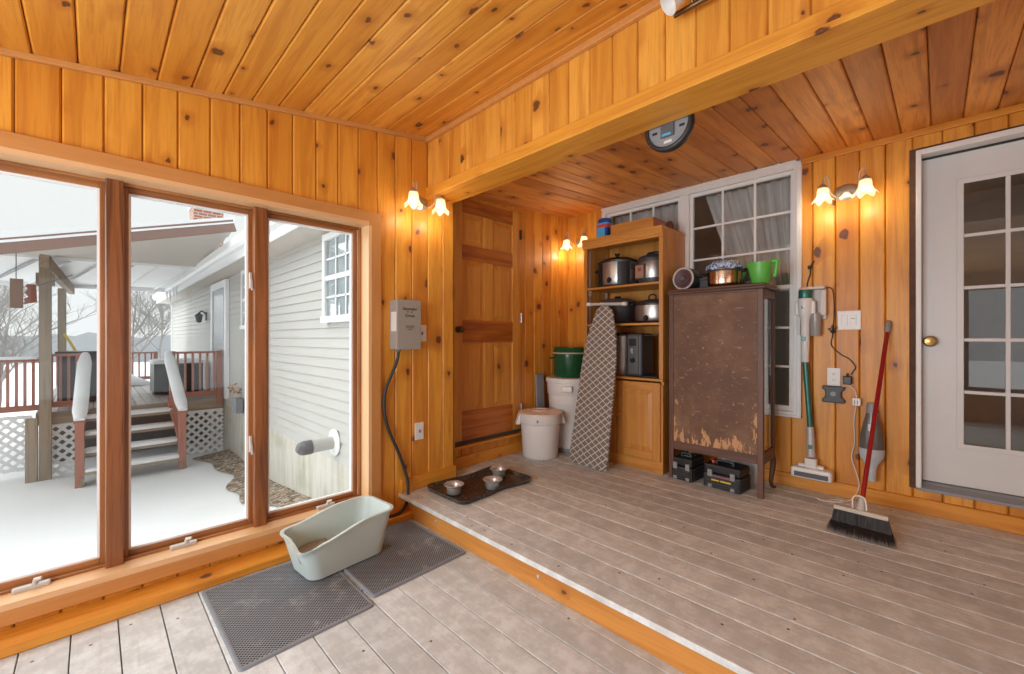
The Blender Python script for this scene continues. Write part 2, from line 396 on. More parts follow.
M['haze'] = plain('distant_wood', (.42, .43, .45), 1.0, var=.18, sc=.8)
M['orange'] = plain('dry_orange_leaf', (.62, .27, .05), .8)

# ---------------------------------------------------------------- plank surfaces
def planks(mb, O, A, B, Nn, a0, a1, b0, b1, per, off, thick=.02, ch=.004, gap=0.0, edges=None):
    O, A, B, Nn = V(O), V(A).normalized(), V(B).normalized(), V(Nn).normalized()
    fb0 = b0 if callable(b0) else (lambda a: b0); fb1 = b1 if callable(b1) else (lambda a: b1)
    if edges is None:
        k = math.floor((a0-off)/per); edges = []
        while off+k*per < a1+per: edges.append(off+k*per); k += 1
    for e0, e1 in zip(edges, edges[1:]):
        l, r = max(e0, a0), min(e1, a1)
        if r-l < .004: continue
        rs = random.Random(int(e0*1000)*7+int(O.x*17+O.y*31+O.z*7+Nn.x*5+Nn.z*3))
        uo, vo, t = rs.random()*60, rs.random()*60, (rs.random(), rs.random())
        lc = ch if l == e0 else 0; rc = ch if r == e1 else 0
        g = gap/2
        sec = [(l, -thick), (r, -thick), (r-(g if rc else 0), -ch), (r-rc-(g if rc else 0), 0), (l+lc+(g if lc else 0), 0), (l+(g if lc else 0), -ch)]
        n = len(sec)
        ring = lambda fb: [O + A*a + Nn*d + B*fb(a) for a, d in sec]
        r0, r1 = ring(fb0), ring(fb1)
        fs = [(i, (i+1) % n, n+(i+1) % n, n+i) for i in range(n)] + [tuple(range(n))[::-1], tuple(range(n, 2*n))]
        uvs = []
        for i in range(n):
            j = (i+1) % n
            c = lambda q, fb: (fb(sec[q][0])+uo, sec[q][0]-e0-sec[q][1]+vo)
            uvs.append([c(i, fb0), c(j, fb0), c(j, fb1), c(i, fb1)])
        uvs.append([(sec[q][0]+uo, sec[q][1]+vo) for q in range(n)][::-1]); uvs.append([(sec[q][0]+uo, sec[q][1]+vo) for q in range(n)])
        mb.add(r0+r1, fs, False, uvs, t)
    return mb

R = .14          # raised floor level
YW = 2.62        # window wall face
YD = 2.79        # door recess wall face
XR = 3.60        # house wall face
cz = lambda x: 2.395+.1525*x
az = lambda x: 2.250+.0651*x

# floors
mb = MB(); planks(mb, (0, 0, 0), (1, 0, 0), (0, 1, 0), (0, 0, 1), -1.72, 1.60, -1.72, 2.64, .1395, .075, .04, .0015, .004)
struct('floor', mb, M['deck_lo'])
mb = MB(); planks(mb, (0, 0, R), (1, 0, 0), (0, 1, 0), (0, 0, 1), 1.493, 3.66, -1.72, 2.82, .1425, 1.586, .024, .0018, .0055, edges=[1.493]+[1.586+.1425*k for k in range(0, 16)])
struct('floor.001', mb, M['deck_hi'])
mb = MB(); planks(mb, (1.515, 0, 0), (0, 0, 1), (0, 1, 0), (-1, 0, 0), 0, R-.024, -1.72, 2.62, 1, 0, .025, .002, edges=[0, R-.024])
o = struct('trim_1', mb, wood('step_board', 'UV', (.54, .215, .042), (.62, .265, .056), (.36, .11, .016), .4, kscale=6), bevel=.003)
for k, y in enumerate((.45, 1.35, 2.2)):
    mb = MB(); mb.lathe([(0, .003), (.008, .003), (.009, .0), (.009, -.004)], 10, T(1.513, y, .07) @ RY(-PI/2)); mb.build('screw_cap', M['lightgrey'], o)

# window wall
mb = MB(); W0, W1, Z0, Z1 = -.53, 1.27, .152, 1.945
pl = lambda a0, a1, b0, b1: planks(mb, (0, YW, 0), (1, 0, 0), (0, 0, 1), (0, -1, 0), a0, a1, b0, b1, .1305, .034, .02, .006, .003)
top = lambda a: cz(a)+.03
pl(-1.72, W0, 0, top); pl(W0, W1, 0, Z0-.02); pl(W0, W1, Z1+.02, top); pl(W1, 1.975, 0, lambda a: cz(a)+.03)
struct('wall_left', mb, M['pine'])
mb = MB(); mb.box(-1.9, W0, YW+.02, 2.8, -.3, 2.72); mb.box(W0, W1, YW+.02, 2.8, -.3, Z0-.03); mb.box(W0, W1, YW+.02, 2.8, Z1+.03, 2.72); mb.box(W1, 1.96, YW+.02, 2.8, -.3, 2.75)
struct('wall_left_outer', mb, M['siding'])
# door recess wall with its return
mb = MB()
pd = lambda a0, a1, b0, b1: planks(mb, (0, YD, 0), (1, 0, 0), (0, 0, 1), (0, -1, 0), a0, a1, b0, b1, .128, 2.936-.128, .02, .006, .003)
DX0, DX1, DZ0, DZ1 = 2.045, 2.88, .325, 2.39
pd(1.96, DX0, R, az(2.0)+.03); pd(DX0, DX1, R, DZ0); pd(DX0, DX1, DZ1, lambda a: az(a)+.03); pd(DX1, 3.64, R, lambda a: az(a)+.03)
planks(mb, (1.975, 0, 0), (0, 1, 0), (0, 0, 1), (1, 0, 0), YW, 2.80, R, 2.45, .13, YW, .015)
struct('wall_back', mb, M['pine'])
mb = MB(); mb.box(1.96, 3.75, 2.86, 2.95, -.3, 2.7); struct('wall_back_outer', mb, M['siding'])
# house wall (right)
WY0, WY1, WZ0, WZ1 = .69, 2.352, .64, 2.485
RY0, RY1, RZ0, RZ1 = -.895, .132, .285, 2.375
mb = MB(); pr = lambda a0, a1, b0, b1: planks(mb, (XR, 0, 0), (0, 1, 0), (0, 0, 1), (-1, 0, 0), a0, a1, b0, b1, .1285, .115, .02, .006, .003)
tz = az(XR)+.02
pr(-1.72, RY0, R, tz); pr(RY0, RY1, R, RZ0); pr(RY0, RY1, RZ1, tz); pr(RY1, WY0, R, tz); pr(WY0, WY1, R, WZ0); pr(WY0, WY1, WZ1, tz); pr(WY1, 2.81, R, tz)
struct('wall_right', mb, M['pine'])
mb = MB()
for a0, a1, b0, b1 in ((-1.75, RY0, -.2, 2.7), (RY0, RY1, -.2, RZ0), (RY0, RY1, RZ1, 2.7), (RY1, WY0, -.2, 2.7), (WY0, WY1, -.2, WZ0), (WY0, WY1, WZ1, 2.7), (WY1, 2.86, -.2, 2.7)):
    mb.box(XR+.02, XR+.13, a0, a1, b0, b1)
struct('wall_right_inner', mb, M['roomgrey'])
# ceilings
mb = MB(); n_ = V((.1525, 0, -1)).normalized()
planks(mb, (0, 0, 2.395), (1, 0, .1525), (0, 1, 0), n_, -1.78, 1.76, -1.75, 2.68, .1325, .085*1.0115, .02, .006, .004)
mb2 = MB(); mb2.add([(x, y, cz(x)+d) for d in (.021, .1) for x, y in ((-1.9, -1.9), (1.95, -1.9), (1.95, 2.8), (-1.9, 2.8))], [(0,1,2,3), (7,6,5,4), (0,4,5,1), (1,5,6,2), (2,6,7,3), (3,7,4,0)])
struct('ceiling', mb, M['pine_ceil']); struct('ceiling_outer', mb2, M['brownmetal'])
mb = MB(); n_ = V((.0651, 0, -1)).normalized()
planks(mb, (0, 0, 2.25), (0, 1, 0), (1, 0, .0651), n_, -1.75, 2.84, 1.90, 3.68, .1325, .697-.1325*10, .02, .006, .004)
mb2 = MB(); mb2.add([(x, y, az(x)+d) for d in (.021, .1) for x, y in ((1.93, -1.9), (3.8, -1.9), (3.8, 2.95), (1.93, 2.95))], [(0,1,2,3), (7,6,5,4), (0,4,5,1), (1,5,6,2), (2,6,7,3), (3,7,4,0)])
struct('ceiling.001', mb, M['pine_dark']); struct('ceiling_outer.001', mb2, M['brownmetal'])
# beam between the two ceilings
mb = MB(); planks(mb, (1.727, 0, 0), (0, 1, 0), (0, 0, 1), (-1, 0, 0), -1.72, YW, 2.292, 2.68, .1285, .05, .02, .005, .002)
struct('wall_beam', mb, M['pine_ceil'])
mb = MB(); planks(mb, (1.713, 0, 0), (0, 0, 1), (0, 1, 0), (-1, 0, 0), 2.243, 2.296, -1.72, YW, 1, 0, .022, .003, edges=[2.243, 2.296])
planks(mb, (0, 0, 2.222), (1, 0, 0), (0, 1, 0), (0, 0, -1), 1.709, 1.925, -1.72, YW, 1, 0, .0205, .003, edges=[1.709, 1.925])
struct('trim_2', mb, M['pine'])
mb = MB(); mb.box(1.895, 1.925, -1.72, 2.8, 2.243, 2.42); mb.box(1.76, 1.89, -1.72, 2.64, 2.25, 2.60)
struct('trim_3', mb, M['pine_Y'])
mb = MB(); mb.beam((-1.7, YW-.011, cz(-1.7)-.012), (1.72, YW-.011, cz(1.72)-.012), .022, .028); mb.box(1.70, 1.727, -1.7, YW, cz(1.70)-.032, cz(1.70)+.002)
struct('trim_4', mb, M['stain_X'], bevel=.004)
mb = MB(); mb.box(XR-.022, XR, -1.7, WY0, az(XR)-.040, az(XR)+.002)
struct('trim_5', mb, M['pine_Y'], bevel=.005)
# baseboards
mb = MB(); planks(mb, (0, 2.478, 0), (0, 0, 1), (1, 0, 0), (0, -1, 0), 0, .046, -1.7, 1.515, 1, 0, .142, .007, edges=[0, .046]); struct('baseboard_left', mb, M['pine'])
mb = MB(); mb.box(1.505, 1.975, YW-.02, YW, R, R+.095); struct('baseboard_left.001', mb, M['pine_X'], bevel=.004)
mb = MB(); mb.box(1.975, 3.58, YD-.02, YD, R, R+.095); mb.box(DX0-.02, DX1+.04, YD-.05, YD, DZ0-.022, DZ0); struct('baseboard_back', mb, M['pine_X'], bevel=.004)
mb = MB(); planks(mb, (XR-.022, 0, 0), (0, 0, 1), (0, 1, 0), (-1, 0, 0), R, R+.092, -1.7, YD-.02, 1, 0, .022, .004, edges=[R, R+.092]); struct('baseboard_right', mb, M['pine'])

# rear walls behind the camera with their windows
mb = MB(); pb = lambda a0, a1, b0, b1: planks(mb, (-1.72, 0, 0), (0, 1, 0), (0, 0, 1), (1, 0, 0), a0, a1, b0, b1, .13, 0)
pb(-1.72, -1.05, 0, 2.2); pb(-1.05, 2.0, 0, .45); pb(-1.05, 2.0, 1.95, 2.2); pb(2.0, 2.64, 0, 2.2)
struct('wall_rear', mb, M['pine'])
mb = MB(); pn = lambda a0, a1, b0, b1: planks(mb, (0, -1.72, 0), (1, 0, 0), (0, 0, 1), (0, 1, 0), a0, a1, b0, b1, .13, 0)
pn(-1.74, -1.2, 0, 2.75); pn(-1.2, 1.6, 0, .45); pn(-1.2, 1.6, 1.95, 2.75); pn(1.6, 3.64, 0, 2.75)
struct('wall_near', mb, M['pine'])
mb = MB()
for y in (-1.05, -.30, .45, 1.2, 1.94): mb.box(-1.75, -1.70, y, y+.06, .45, 1.95)
mb.box(-1.75, -1.70, -1.05, 2.0, .43, .50); mb.box(-1.75, -1.70, -1.05, 2.0, 1.9, 1.97)
struct('window_rear', mb, M['sash_Z'])
mb = MB()
for x in (-1.2, -.5, .2, .9, 1.54): mb.box(x, x+.06, -1.75, -1.70, .45, 1.95)
mb.box(-1.2, 1.6, -1.75, -1.70, .43, .50); mb.box(-1.2, 1.6, -1.75, -1.70, 1.9, 1.97)
struct('window_near', mb, M['sash_Z'])

# ---------------------------------------------------------------- left window: casing, sill, three casements
mb = MB(); mb.box(W0-.12, 1.353, 2.598, YW, Z1, 2.03); struct('trim_6', mb, M['stain_X'], bevel=.002)
mb = MB(); mb.box(W1, 1.353, 2.599, YW, Z0-.08, Z1); mb.box(W0-.10, W0, 2.599, YW, Z0-.08, Z1); struct('trim_7', mb, M['stain_Z'], bevel=.002)
mb = MB(); mb.box(W0-.10, W1, 2.598, YW, .068, Z0); struct('trim_8', mb, M['stain_X'], bevel=.002)
mb = MB(); mb.box(W0, W1, 2.5975, 2.765, Z0-.022, Z0+.004); mb.box(W0, W1, 2.5975, 2.765, Z1-.004, Z1+.02)
struct('trim_9', mb, M['light_X'])
mb = MB(); mb.box(W1-.004, W1+.018, 2.5975, 2.765, Z0+.004, Z1-.004); mb.box(W0-.018, W0+.004, 2.5975, 2.765, Z0+.004, Z1-.004); struct('trim_10', mb, M['light_Z'])
cuts = [(-.53, .07), (.07, .667), (.667, 1.27)]
def frame_rect(x0, x1, z0, z1, y0, y1, w):
    a, b = MB(), MB()
    a.box(x0, x0+w, y0, y1, z0, z1); a.box(x1-w, x1, y0, y1, z0, z1)
    b.box(x0+w, x1-w, y0, y1, z0, z0+w); b.box(x0+w, x1-w, y0, y1, z1-w, z1)
    return a, b
for i, (x0, x1) in enumerate(cuts):
    root = sroot('window_%d' % (i+1))
    # wooden sash, white inner bead, pane, crank operator, locking lever
    a, b = frame_rect(x0+.020, x1-.020, Z0+.012, Z1-.012, 2.725, 2.765, .030)
    a.build('sash_stile', M['sash_Z'], root, bevel=.003); b.build('sash_rail', M['sash_X'], root, bevel=.003)
    a, b = frame_rect(x0+.004, x1-.004, Z0, Z1, 2.702, 2.727, .016)
    a.build('frame_jamb', M['sash_Z'], root, bevel=.003); b.build('frame_head', M['sash_X'], root, bevel=.003)
    a, b = frame_rect(x0+.050, x1-.050, Z0+.042, Z1-.042, 2.735, 2.758, .009)
    a.v += []; c = MB()
    for q in (a, b): c.add(q.v, q.f)
    c.build('glazing_bead', M['extwhite'], root)
    mb = MB(); mb.box(x0+.056, x1-.056, 2.745, 2.748, Z0+.048, Z1-.048); mb.build('pane', M['glass'], root)
    xc = {0: -.185, 1: .325, 2: 1.03}[i]
    mb = MB(); mb.box(xc-.055, xc+.055, 2.678, 2.704, Z0, Z0+.022)
    op = mb.build('crank_operator', M['lightgrey'], root, bevel=.006)
    mb = MB(); mb.tube([(xc+.01, 2.688, Z0+.02), (xc+.012, 2.682, Z0+.04), (xc+.03, 2.672, Z0+.043), (xc-.012, 2.665, Z0+.03)][:3], [.011, .009, .007], 8); mb.build('crank_handle', M['lightgrey'], op)
    if i == 1:
        for zz in (.62, 1.53):
            lx = x1-.046
            mb = MB(); mb.box(lx-.007, lx+.007, 2.690, 2.703, zz-.045, zz+.045); lk = mb.build('lock_plate', M['lightgrey'], root, bevel=.003)
            mb = MB(); mb.beam((lx, 2.688, zz+.012), (lx+.004, 2.676, zz-.055), .010, .009, (1, 0, 0)); mb.build('lock_lever', M['lightgrey'], lk)
for k, x in enumerate((.07, .667)):
    mb = MB(); mb.box(x-.032, x+.032, 2.676, 2.765, Z0, Z1)
    struct('trim_%d' % (11+k), mb, M['mullion'], bevel=.006)

# ---------------------------------------------------------------- back door (door_1)
root = sroot('door_1')
sx0, sx1, sz0, sz1 = 2.062, 2.862, .345, 2.375; ya, yb = 2.775, 2.815
st = .105
mb = MB(); mb.box(sx0, sx0+st, ya, yb, sz0, sz1); mb.box(sx1-st, sx1, ya, yb, sz0, sz1); xm = (sx0+sx1)/2
rails = [(sz0, .60), (1.17, 1.36), (1.86, 1.985), (2.255, sz1)]
for (za, zb) in ((.60, 1.17), (1.36, 1.86), (1.985, 2.255)): mb.box(xm-.05, xm+.05, ya, yb, za, zb)
mb.build('door_stile', M['door_Z'], root, bevel=.004)
for za, zb in rails:
    mb = MB(); mb.box(sx0+st, sx1-st, ya, yb, za, zb); mb.build('door_rail', M['rail_X'], root, bevel=.004)
for za, zb in ((.60, 1.17), (1.36, 1.86), (1.985, 2.255)):
    for xa, xb in ((sx0+st, xm-.05), (xm+.05, sx1-st)):
        mb = MB(); o1 = [(xa-.004, za-.004), (xb+.004, za-.004), (xb+.004, zb+.004), (xa-.004, zb+.004)]
        i1 = [(xa+.012, za+.012), (xb-.012, za+.012), (xb-.012, zb-.012), (xa+.012, zb-.012)]
        i2 = [(xa+.05, za+.05), (xb-.05, za+.05), (xb-.05, zb-.05), (xa+.05, zb-.05)]
        rg = lambda p, y: [V((u, y, v)) for u, v in p]
        mb.loft([rg(o1, yb-.004), rg(o1, ya+.012), rg(i1, ya+.016), rg(i2, ya+.004)], True, False)
        mb.build('door_panel', M['door_Z'], root)
mb = MB(); mb.box(DX0-.01, sx0-.002, YD-.004, 2.86, DZ0, DZ1+.01); mb.box(sx1+.002, DX1, YD-.004, 2.86, DZ0, DZ1+.01); mb.box(DX0, DX1, YD-.004, 2.86, sz1+.003, DZ1+.012)
mb.build('door_jamb', M['door_Z'], root, bevel=.002)
mb = MB(); mb.lathe([(.0, 0), (.028, 0), (.028, .006), (.012, .010), (.011, .028), (.024, .036), (.028, .048), (.022, .060), (.0, .063)], 20, T(sx0+.06, ya, 1.28) @ RX(PI/2)); mb.build('door_knob', M['bronze'], root)
for zz in (.55, 1.40, 2.18):
    mb = MB(); mb.tube([(sx1+.004, ya-.006, zz-.045), (sx1+.004, ya-.006, zz+.045)], .007, 8); mb.box(sx1-.018, sx1+.018, ya-.003, ya+.001, zz-.045, zz+.045); mb.build('hinge', M['steelsat'] if zz != 2.18 else M['bronze'], root)
mb = MB(); mb.box(sx0, sx1, ya-.012, ya, sz0-.004, sz0+.014); mb.build('door_sweep', M['charcoal'], root)

# ---------------------------------------------------------------- house door (door_2)
root = sroot('door_2')
mb = MB(); mb.box(3.575, 3.72, .077, .102, .29, 2.357); mb.box(3.575, 3.72, -.865, -.84, .29, 2.357); mb.box(3.575, 3.72, -.84, .077, 2.325, 2.357)
mb.build('door_frame', M['white'], root, bevel=.004)
mb = MB(); mb.prism([(3.575, .283), (3.72, .283), (3.72, .325), (3.66, .325), (3.64, .312), (3.575, .300)], 'y', -.865, .102); mb.build('threshold', M['midgrey'], root, bevel=.002)
dx0, dx1 = 3.665, 3.705; gy0, gy1, gz0, gz1 = -.635, -.080, .560, 2.145
mb = MB(); mb.box(dx0, dx1, gy1, .075, .33, 2.31); mb.box(dx0, dx1, -.838, gy0, .33, 2.31); mb.box(dx0, dx1, gy0, gy1, .33, gz0); mb.box(dx0, dx1, gy0, gy1, gz1, 2.31)
mb.build('door_slab', M['doorwhite'], root)
mb = MB()
for a in (0, 1):
    w = .028; x0_, x1_ = dx0-.010, dx0+.002
    mb.box(x0_, x1_, gy1-.022, gy1+.008, gz0-.008, gz1+.008) if a else mb.box(x0_, x1_, gy0-.008, gy0+.022, gz0-.008, gz1+.008)
mb.box(dx0-.0098, dx0+.002, gy0-.007, gy1+.007, gz0-.008, gz0+.022); mb.box(dx0-.0098, dx0+.002, gy0-.007, gy1+.007, gz1-.022, gz1+.008)
mb.build('glazing_frame', M['doorwhite'], root, bevel=.003)
mb = MB(); ga, gb = gy0+.022, gy1-.022
for k in (1, 2): y = gb-(gb-ga)*k/3; mb.box(dx0-.006, dx0+.006, y-.0095, y+.0095, gz0+.022, gz1-.022)
for k in range(1, 5): z = gz0+.022+(gz1-gz0-.044)*k/5; mb.box(dx0-.0065, dx0+.006, ga, gb, z-.0095, z+.0095)
mb.build('muntin_grid', M['doorwhite'], root, bevel=.002)
mb = MB(); mb.box(dx0+.010, dx0+.014, ga-.01, gb+.01, gz0+.01, gz1-.01); mb.build('pane', M['glass_house'], root)
mb = MB(); mb.lathe([(0, 0), (.034, 0), (.034, .006), (.014, .012), (.013, .032), (.026, .038), (.031, .052), (.024, .066), (0, .07)], 22, T(dx0, .040, 1.19) @ RY(-PI/2)); mb.build('door_knob', M['brass'], root)
mb = MB(); mb.box(3.665, 3.70, -.84, .077, 2.312, 2.325); mb.build('weatherstrip', M['black'], root)
mb = MB(); mb.box(3.600, 3.66, .103, .131, .285, 2.372); mb.box(3.600, 3.66, -.893, -.866, .285, 2.372); mb.box(3.600, 3.66, -.866, .103, 2.358, 2.374)
struct('trim_13', mb, plain('rough_dark_edge', (.11, .055, .035), .9, var=.6, sc=24, bump=.5))

# ---------------------------------------------------------------- house window (window_4)
root = sroot('window_4')
mb = MB(); f0, f1 = 3.572, 3.70
mid = 1.53
mb.box(f0, f1, WY0, WY0+.046, WZ0, WZ1); mb.box(f0, f1, WY1-.046, WY1, WZ0, WZ1); mb.box(f0, f1, WY0+.046, WY1-.046, WZ1-.06, WZ1); mb.box(f0, f1, WY0+.046, WY1-.046, WZ0, WZ0+.04)
mb.box(f0, f1, mid-.04, mid+.04, WZ0+.04, WZ1-.06)
mb.build('window_frame', M['white'], root, bevel=.004)
mb = MB(); mb.box(f0-.012, f0+.01, WY0, WY0+.028, WZ0, WZ1); mb.box(f0-.012, f0+.01, WY0, WY1, WZ1-.02, WZ1); mb.box(f0-.014, f0+.02, WY0, WY1, WZ0, WZ0+.016); mb.build('outer_flange', M['white'], root, bevel=.003)
zm = 1.575
for (ya_, yb_) in ((WY0+.046, mid-.04), (mid+.04, WY1-.046)):
    for (za_, zb_, xo) in ((zm-.02, WZ1-.06, .032), (WZ0+.04, zm+.02, .004)):
        xx = f0+xo; s = .026
        mb = MB(); mb.box(xx, xx+.03, ya_, ya_+s, za_, zb_); mb.box(xx, xx+.03, yb_-s, yb_, za_, zb_); mb.box(xx, xx+.03, ya_+s, yb_-s, za_, za_+.04); mb.box(xx, xx+.03, ya_+s, yb_-s, zb_-s, zb_)
        ss = mb.build('sash', M['white'], root, bevel=.003)
        mb = MB()
        for k in (1, 2): y = ya_+s+(yb_-ya_-2*s)*k/3; mb.box(xx+.004, xx+.018, y-.008, y+.008, za_+.04, zb_-s)
        for k in (1, 2): z = za_+.04+(zb_-za_-s-.04)*k/3; mb.box(xx+.003, xx+.018, ya_+s, yb_-s, z-.008, z+.008)
        mb.build('muntin_grid', M['white'], ss)
        mb = MB(); mb.box(xx+.019, xx+.022, ya_+s-.004, yb_-s+.004, za_+.036, zb_-s+.004); mb.build('pane', M['glass_house'], ss)

hl = bpy.data.lights.new('house_room_light', 'POINT'); hl.energy = 5; hl.color = (1, .88, .74); hl.shadow_soft_size = .15
ho = bpy.data.objects.new('house_room_light', hl); C.objects.link(ho); ho.location = (5.3, .3, 2.45)
# rooms of the house seen dimly through the panes
mb = MB(); x0, x1, y0, y1, z0, z1 = 3.74, 6.6, -1.7, 3.2, .28, 2.75
mb.box(x0, x1, y0, y1, z0-.05, z0); mb.box(x0, x1, y0, y1, z1, z1+.05); mb.box(x1, x1+.05, y0, y1, z0, z1); mb.box(x0, x1, y0-.05, y0, z0, z1); mb.box(x0, x1, y1, y1+.05, z0, z1)
struct('wall_house_room', mb, M['roomgrey'])
def curtain(y0, y1, z0, z1, x, label, slant=0.0):
    mb = MB(); n = 60; rings = []
    for j in range(9):
        z = z0+(z1-z0)*j/8; ring = []
        ya = y0; yb = y1 - slant*(1-j/8)
        for i in range(n+1):
            y = ya+(yb-ya)*i/n; ring.append(V((x+.018*math.sin(i*.95+.3*math.sin(j))+.006*math.sin(i*2.3), y, z)))
        for i in range(n, -1, -1): ring.append(V((ring[i].x+.004, ring[i].y, ring[i].z)))
        rings.append(ring)
    mb.loft(rings, True, True)
    return tag(mb.build('curtain', M['curtain']), label, 'curtain')
curtain(.70, 1.44, 1.62, 2.44, 3.80, 'grey curtain drawn aside behind the white window over the brown cabinet', .26)
curtain(1.60, 2.36, 1.62, 2.44, 3.80, 'grey curtain behind the window panes above the tall shelf unit')

# ================================================================ things in the room
# wall sconces: oval backplate, two swan-neck arms, ruffled glass shades, bulbs. Local: wall plane y=0, room towards -y
def make_sconce():
    r = thing('wall_sconce', '', 'wall lamp', (0, 0, 0), 0, 'twin-shade wall sconces')
    mb = MB(); mb.lathe([(0, .022), (.02, .020), (.035, .014), (.048, .012), (.052, .006), (.058, .004), (.060, 0)], 32, RX(PI/2), 1.25, .92); mb.build('backplate', M['nickel'], r)
    for sg in (-1, 1):
        mb = MB(); mb.tube(spline([(sg*.02, -.015, -.005), (sg*.045, -.055, -.035), (sg*.075, -.095, .0), (sg*.078, -.11, .065), (sg*.092, -.118, .098), (sg*.108, -.12, .085), (sg*.11, -.12, .045)], 8), .0045, 8)
        mb.build('arm', M['nickel'], r)
        mb = MB(); mb.lathe([(0, .056), (.010, .054), (.014, .046), (.026, .036), (.030, .022), (.028, .018)], 20, T(sg*.11, -.12, 0)); mb.build('shade_cap', M['nickel'], r)
        mb = MB(); n = 40; prof = [(.022, .030), (.030, .023), (.033, .004), (.034, -.018), (.041, -.040), (.055, -.059), (.062, -.064)]; rings = []
        for j, (rr, z) in enumerate(prof):
            q = max(0, (j-3)/3)
            rings.append([V((sg*.11+(rr+q*.006*math.cos(6*a))*math.cos(a), -.12+(rr+q*.006*math.cos(6*a))*math.sin(a), z-q*.012*math.cos(6*a))) for a in [2*PI*k/n for k in range(n)]])
        mb.loft(rings, False, True); s = mb.build('glass_shade', M['shade'], r)
        mb = MB(); mb.lathe([(0, -.050), (.010, -.046), (.015, -.030), (.013, -.014), (.009, -.002), (.008, .012)], 14, T(sg*.11, -.12, 0)); mb.build('bulb', M['bulb'], s)
    return r
def sconce_lights(r):
    for sg in (-1, 1):
        l = bpy.data.lights.new('sconce_light', 'POINT'); l.energy = SCONCE_W; l.color = (1, .80, .54); l.shadow_soft_size = .03
        o = bpy.data.objects.new('sconce_light', l); C.objects.link(o); o.parent = r; o.location = (sg*.11, -.13, -.125)
sc = make_sconce()
scs = [sc, dup(sc), dup(sc)]
for o, loc, rz, lab in zip(scs, ((1.648, YW, 2.172), (XR, 2.605, 2.20), (XR, .440, 2.19)), (0, -PI/2, -PI/2),
        ('lit twin-shade wall sconce on the plank wall between big window and beam', 'lit twin-shade wall sconce in the back corner, partly behind the shelf unit', 'lit twin-shade wall sconce between the white window and the white door')):
    o.location = loc; o.rotation_euler = (0, 0, rz); o['label'] = lab; sconce_lights(o)

# track light on the beam
tr = thing('track_light', 'dark bar track light with white spot heads high on the beam', 'track light', (1.727, .3, 2.55))
mb = MB(); mb.tube([(-.055, .455, -.035), (-.055, -.55, -.035)], .011, 10); mb.build('bar', M['bronze'], tr)
mb = MB(); mb.lathe([(0, .02), (.05, .018), (.055, .0)], 24, T(0, -.05, -.03) @ RY(-PI/2)); mb.tube([(-.01, -.05, -.03), (-.055, -.05, -.035)], .012, 8); mb.build('mount', M['bronze'], tr)
for y0 in (.38, -.05, -.45):
    mb = MB(); mb.tube([(-.055, y0, -.035), (-.075, y0, .01), (-.09, y0+.01, .015)], .007, 8); k = mb.build('knuckle', M['bronze'], tr)
    m = T(-.095, y0+.012, .012) @ V((-.5, .55, -.62)).to_track_quat('Z', 'Y').to_matrix().to_4x4()
    mb = MB(); mb.lathe([(.012, -.02), (.024, -.018), (.027, .0), (.034, .05), (.042, .088), (.039, .088), (.030, .05), (.0, .03)], 24, m); mb.build('spot_head', M['plastic'], tr)

# clock seen from behind, hung on the far face of the beam
ck = thing('wall_clock', 'round black clock seen from behind below the beam', 'clock', (1.928, .905, 2.216))
mx = RY(PI/2)
mb = MB(); rr = .110; mb.lathe([(rr, 0), (rr+.006, .004), (rr+.008, .02), (rr+.004, .04), (rr-.008, .045), (rr-.012, .03), (rr-.012, .0), (rr-.006, -.002), (rr, 0)], 48, mx); mb.build('rim', M['black'], ck)
mb = MB(); mb.lathe([(0, .012), (rr-.011, .012), (rr-.011, .016), (0, .016)], 48, mx); mb.build('back_plate', M['midgrey'], ck)
mb = MB(); mb.box(.0005, .012, -.030, .035, -.052, .03); mb.build('movement', M['darkgrey'], ck, bevel=.003)
mb = MB(); mb.box(-.0005, .0006, -.016, .026, -.046, -.036); mb.build('battery_label', M['skyblue'], ck)
mb = MB(); mb.box(.0105, .012, -.016, .022, -.078, -.066); mb.build('paper_label', M['label'], ck)
for y in (-.065, .068):
    mb = MB(); mb.box(.0105, .012, y-.012, y+.012, -.022, -.010); mb.build('hanging_slot', M['black'], ck)

# electrical switch box with its cable
bx = thing('switch_box', 'grey metal electrical box with black lettering on the plank wall', 'electrical box', (1.515, YW, 1.30))
mb = MB(); mb.box(-.088, .088, -.095, 0, -.165, .165); mb.build('body', M['greybox'], bx, bevel=.003)
mb = MB(); mb.box(-.092, .092, -.104, -.095, -.168, .168); cv = mb.build('cover', M['greybox'], bx, bevel=.003)
def text(name, s, size, loc, parent, m, rot=(PI/2, 0, 0)):
    f = bpy.data.curves.new(name, 'FONT'); f.body = s; f.size = size; f.align_x = 'CENTER'; f.extrude = .0004; f.offset = .0004; f.materials.append(m)
    o = bpy.data.objects.new(name, f); C.objects.link(o); bpy.context.view_layer.update()
    me = bpy.data.meshes.new_from_object(o.evaluated_get(bpy.context.evaluated_depsgraph_get())); bpy.data.objects.remove(o)
    o = bpy.data.objects.new(name, me); C.objects.link(o); o.parent = parent; o.location = loc; o.rotation_euler = rot; return o
text('lettering', 'Generator', .026, (.005, -.1046, .098), cv, M['ink']); text('lettering', 'Circuit', .026, (.005, -.1046, .052), cv, M['ink'])
mb = MB(); mb.box(-.018, -.006, -.105, -.104, .083, .089); mb.box(.012, .026, -.105, -.104, .083, .089); mb.build('lettering', M['ink'], cv)
mb = MB()
for k, w in ((0, .07), (1, .06), (2, .03)): mb.box(.005-w/2, .005+w/2, -.1048, -.104, -.012-k*.012, -.007-k*.012)
mb.build('fine_print', M['darkgrey'], cv)
mb = MB(); mb.box(-.0888, -.0878, -.088, -.02, -.045, .085); mb.build('paper_label', M['label'], bx)
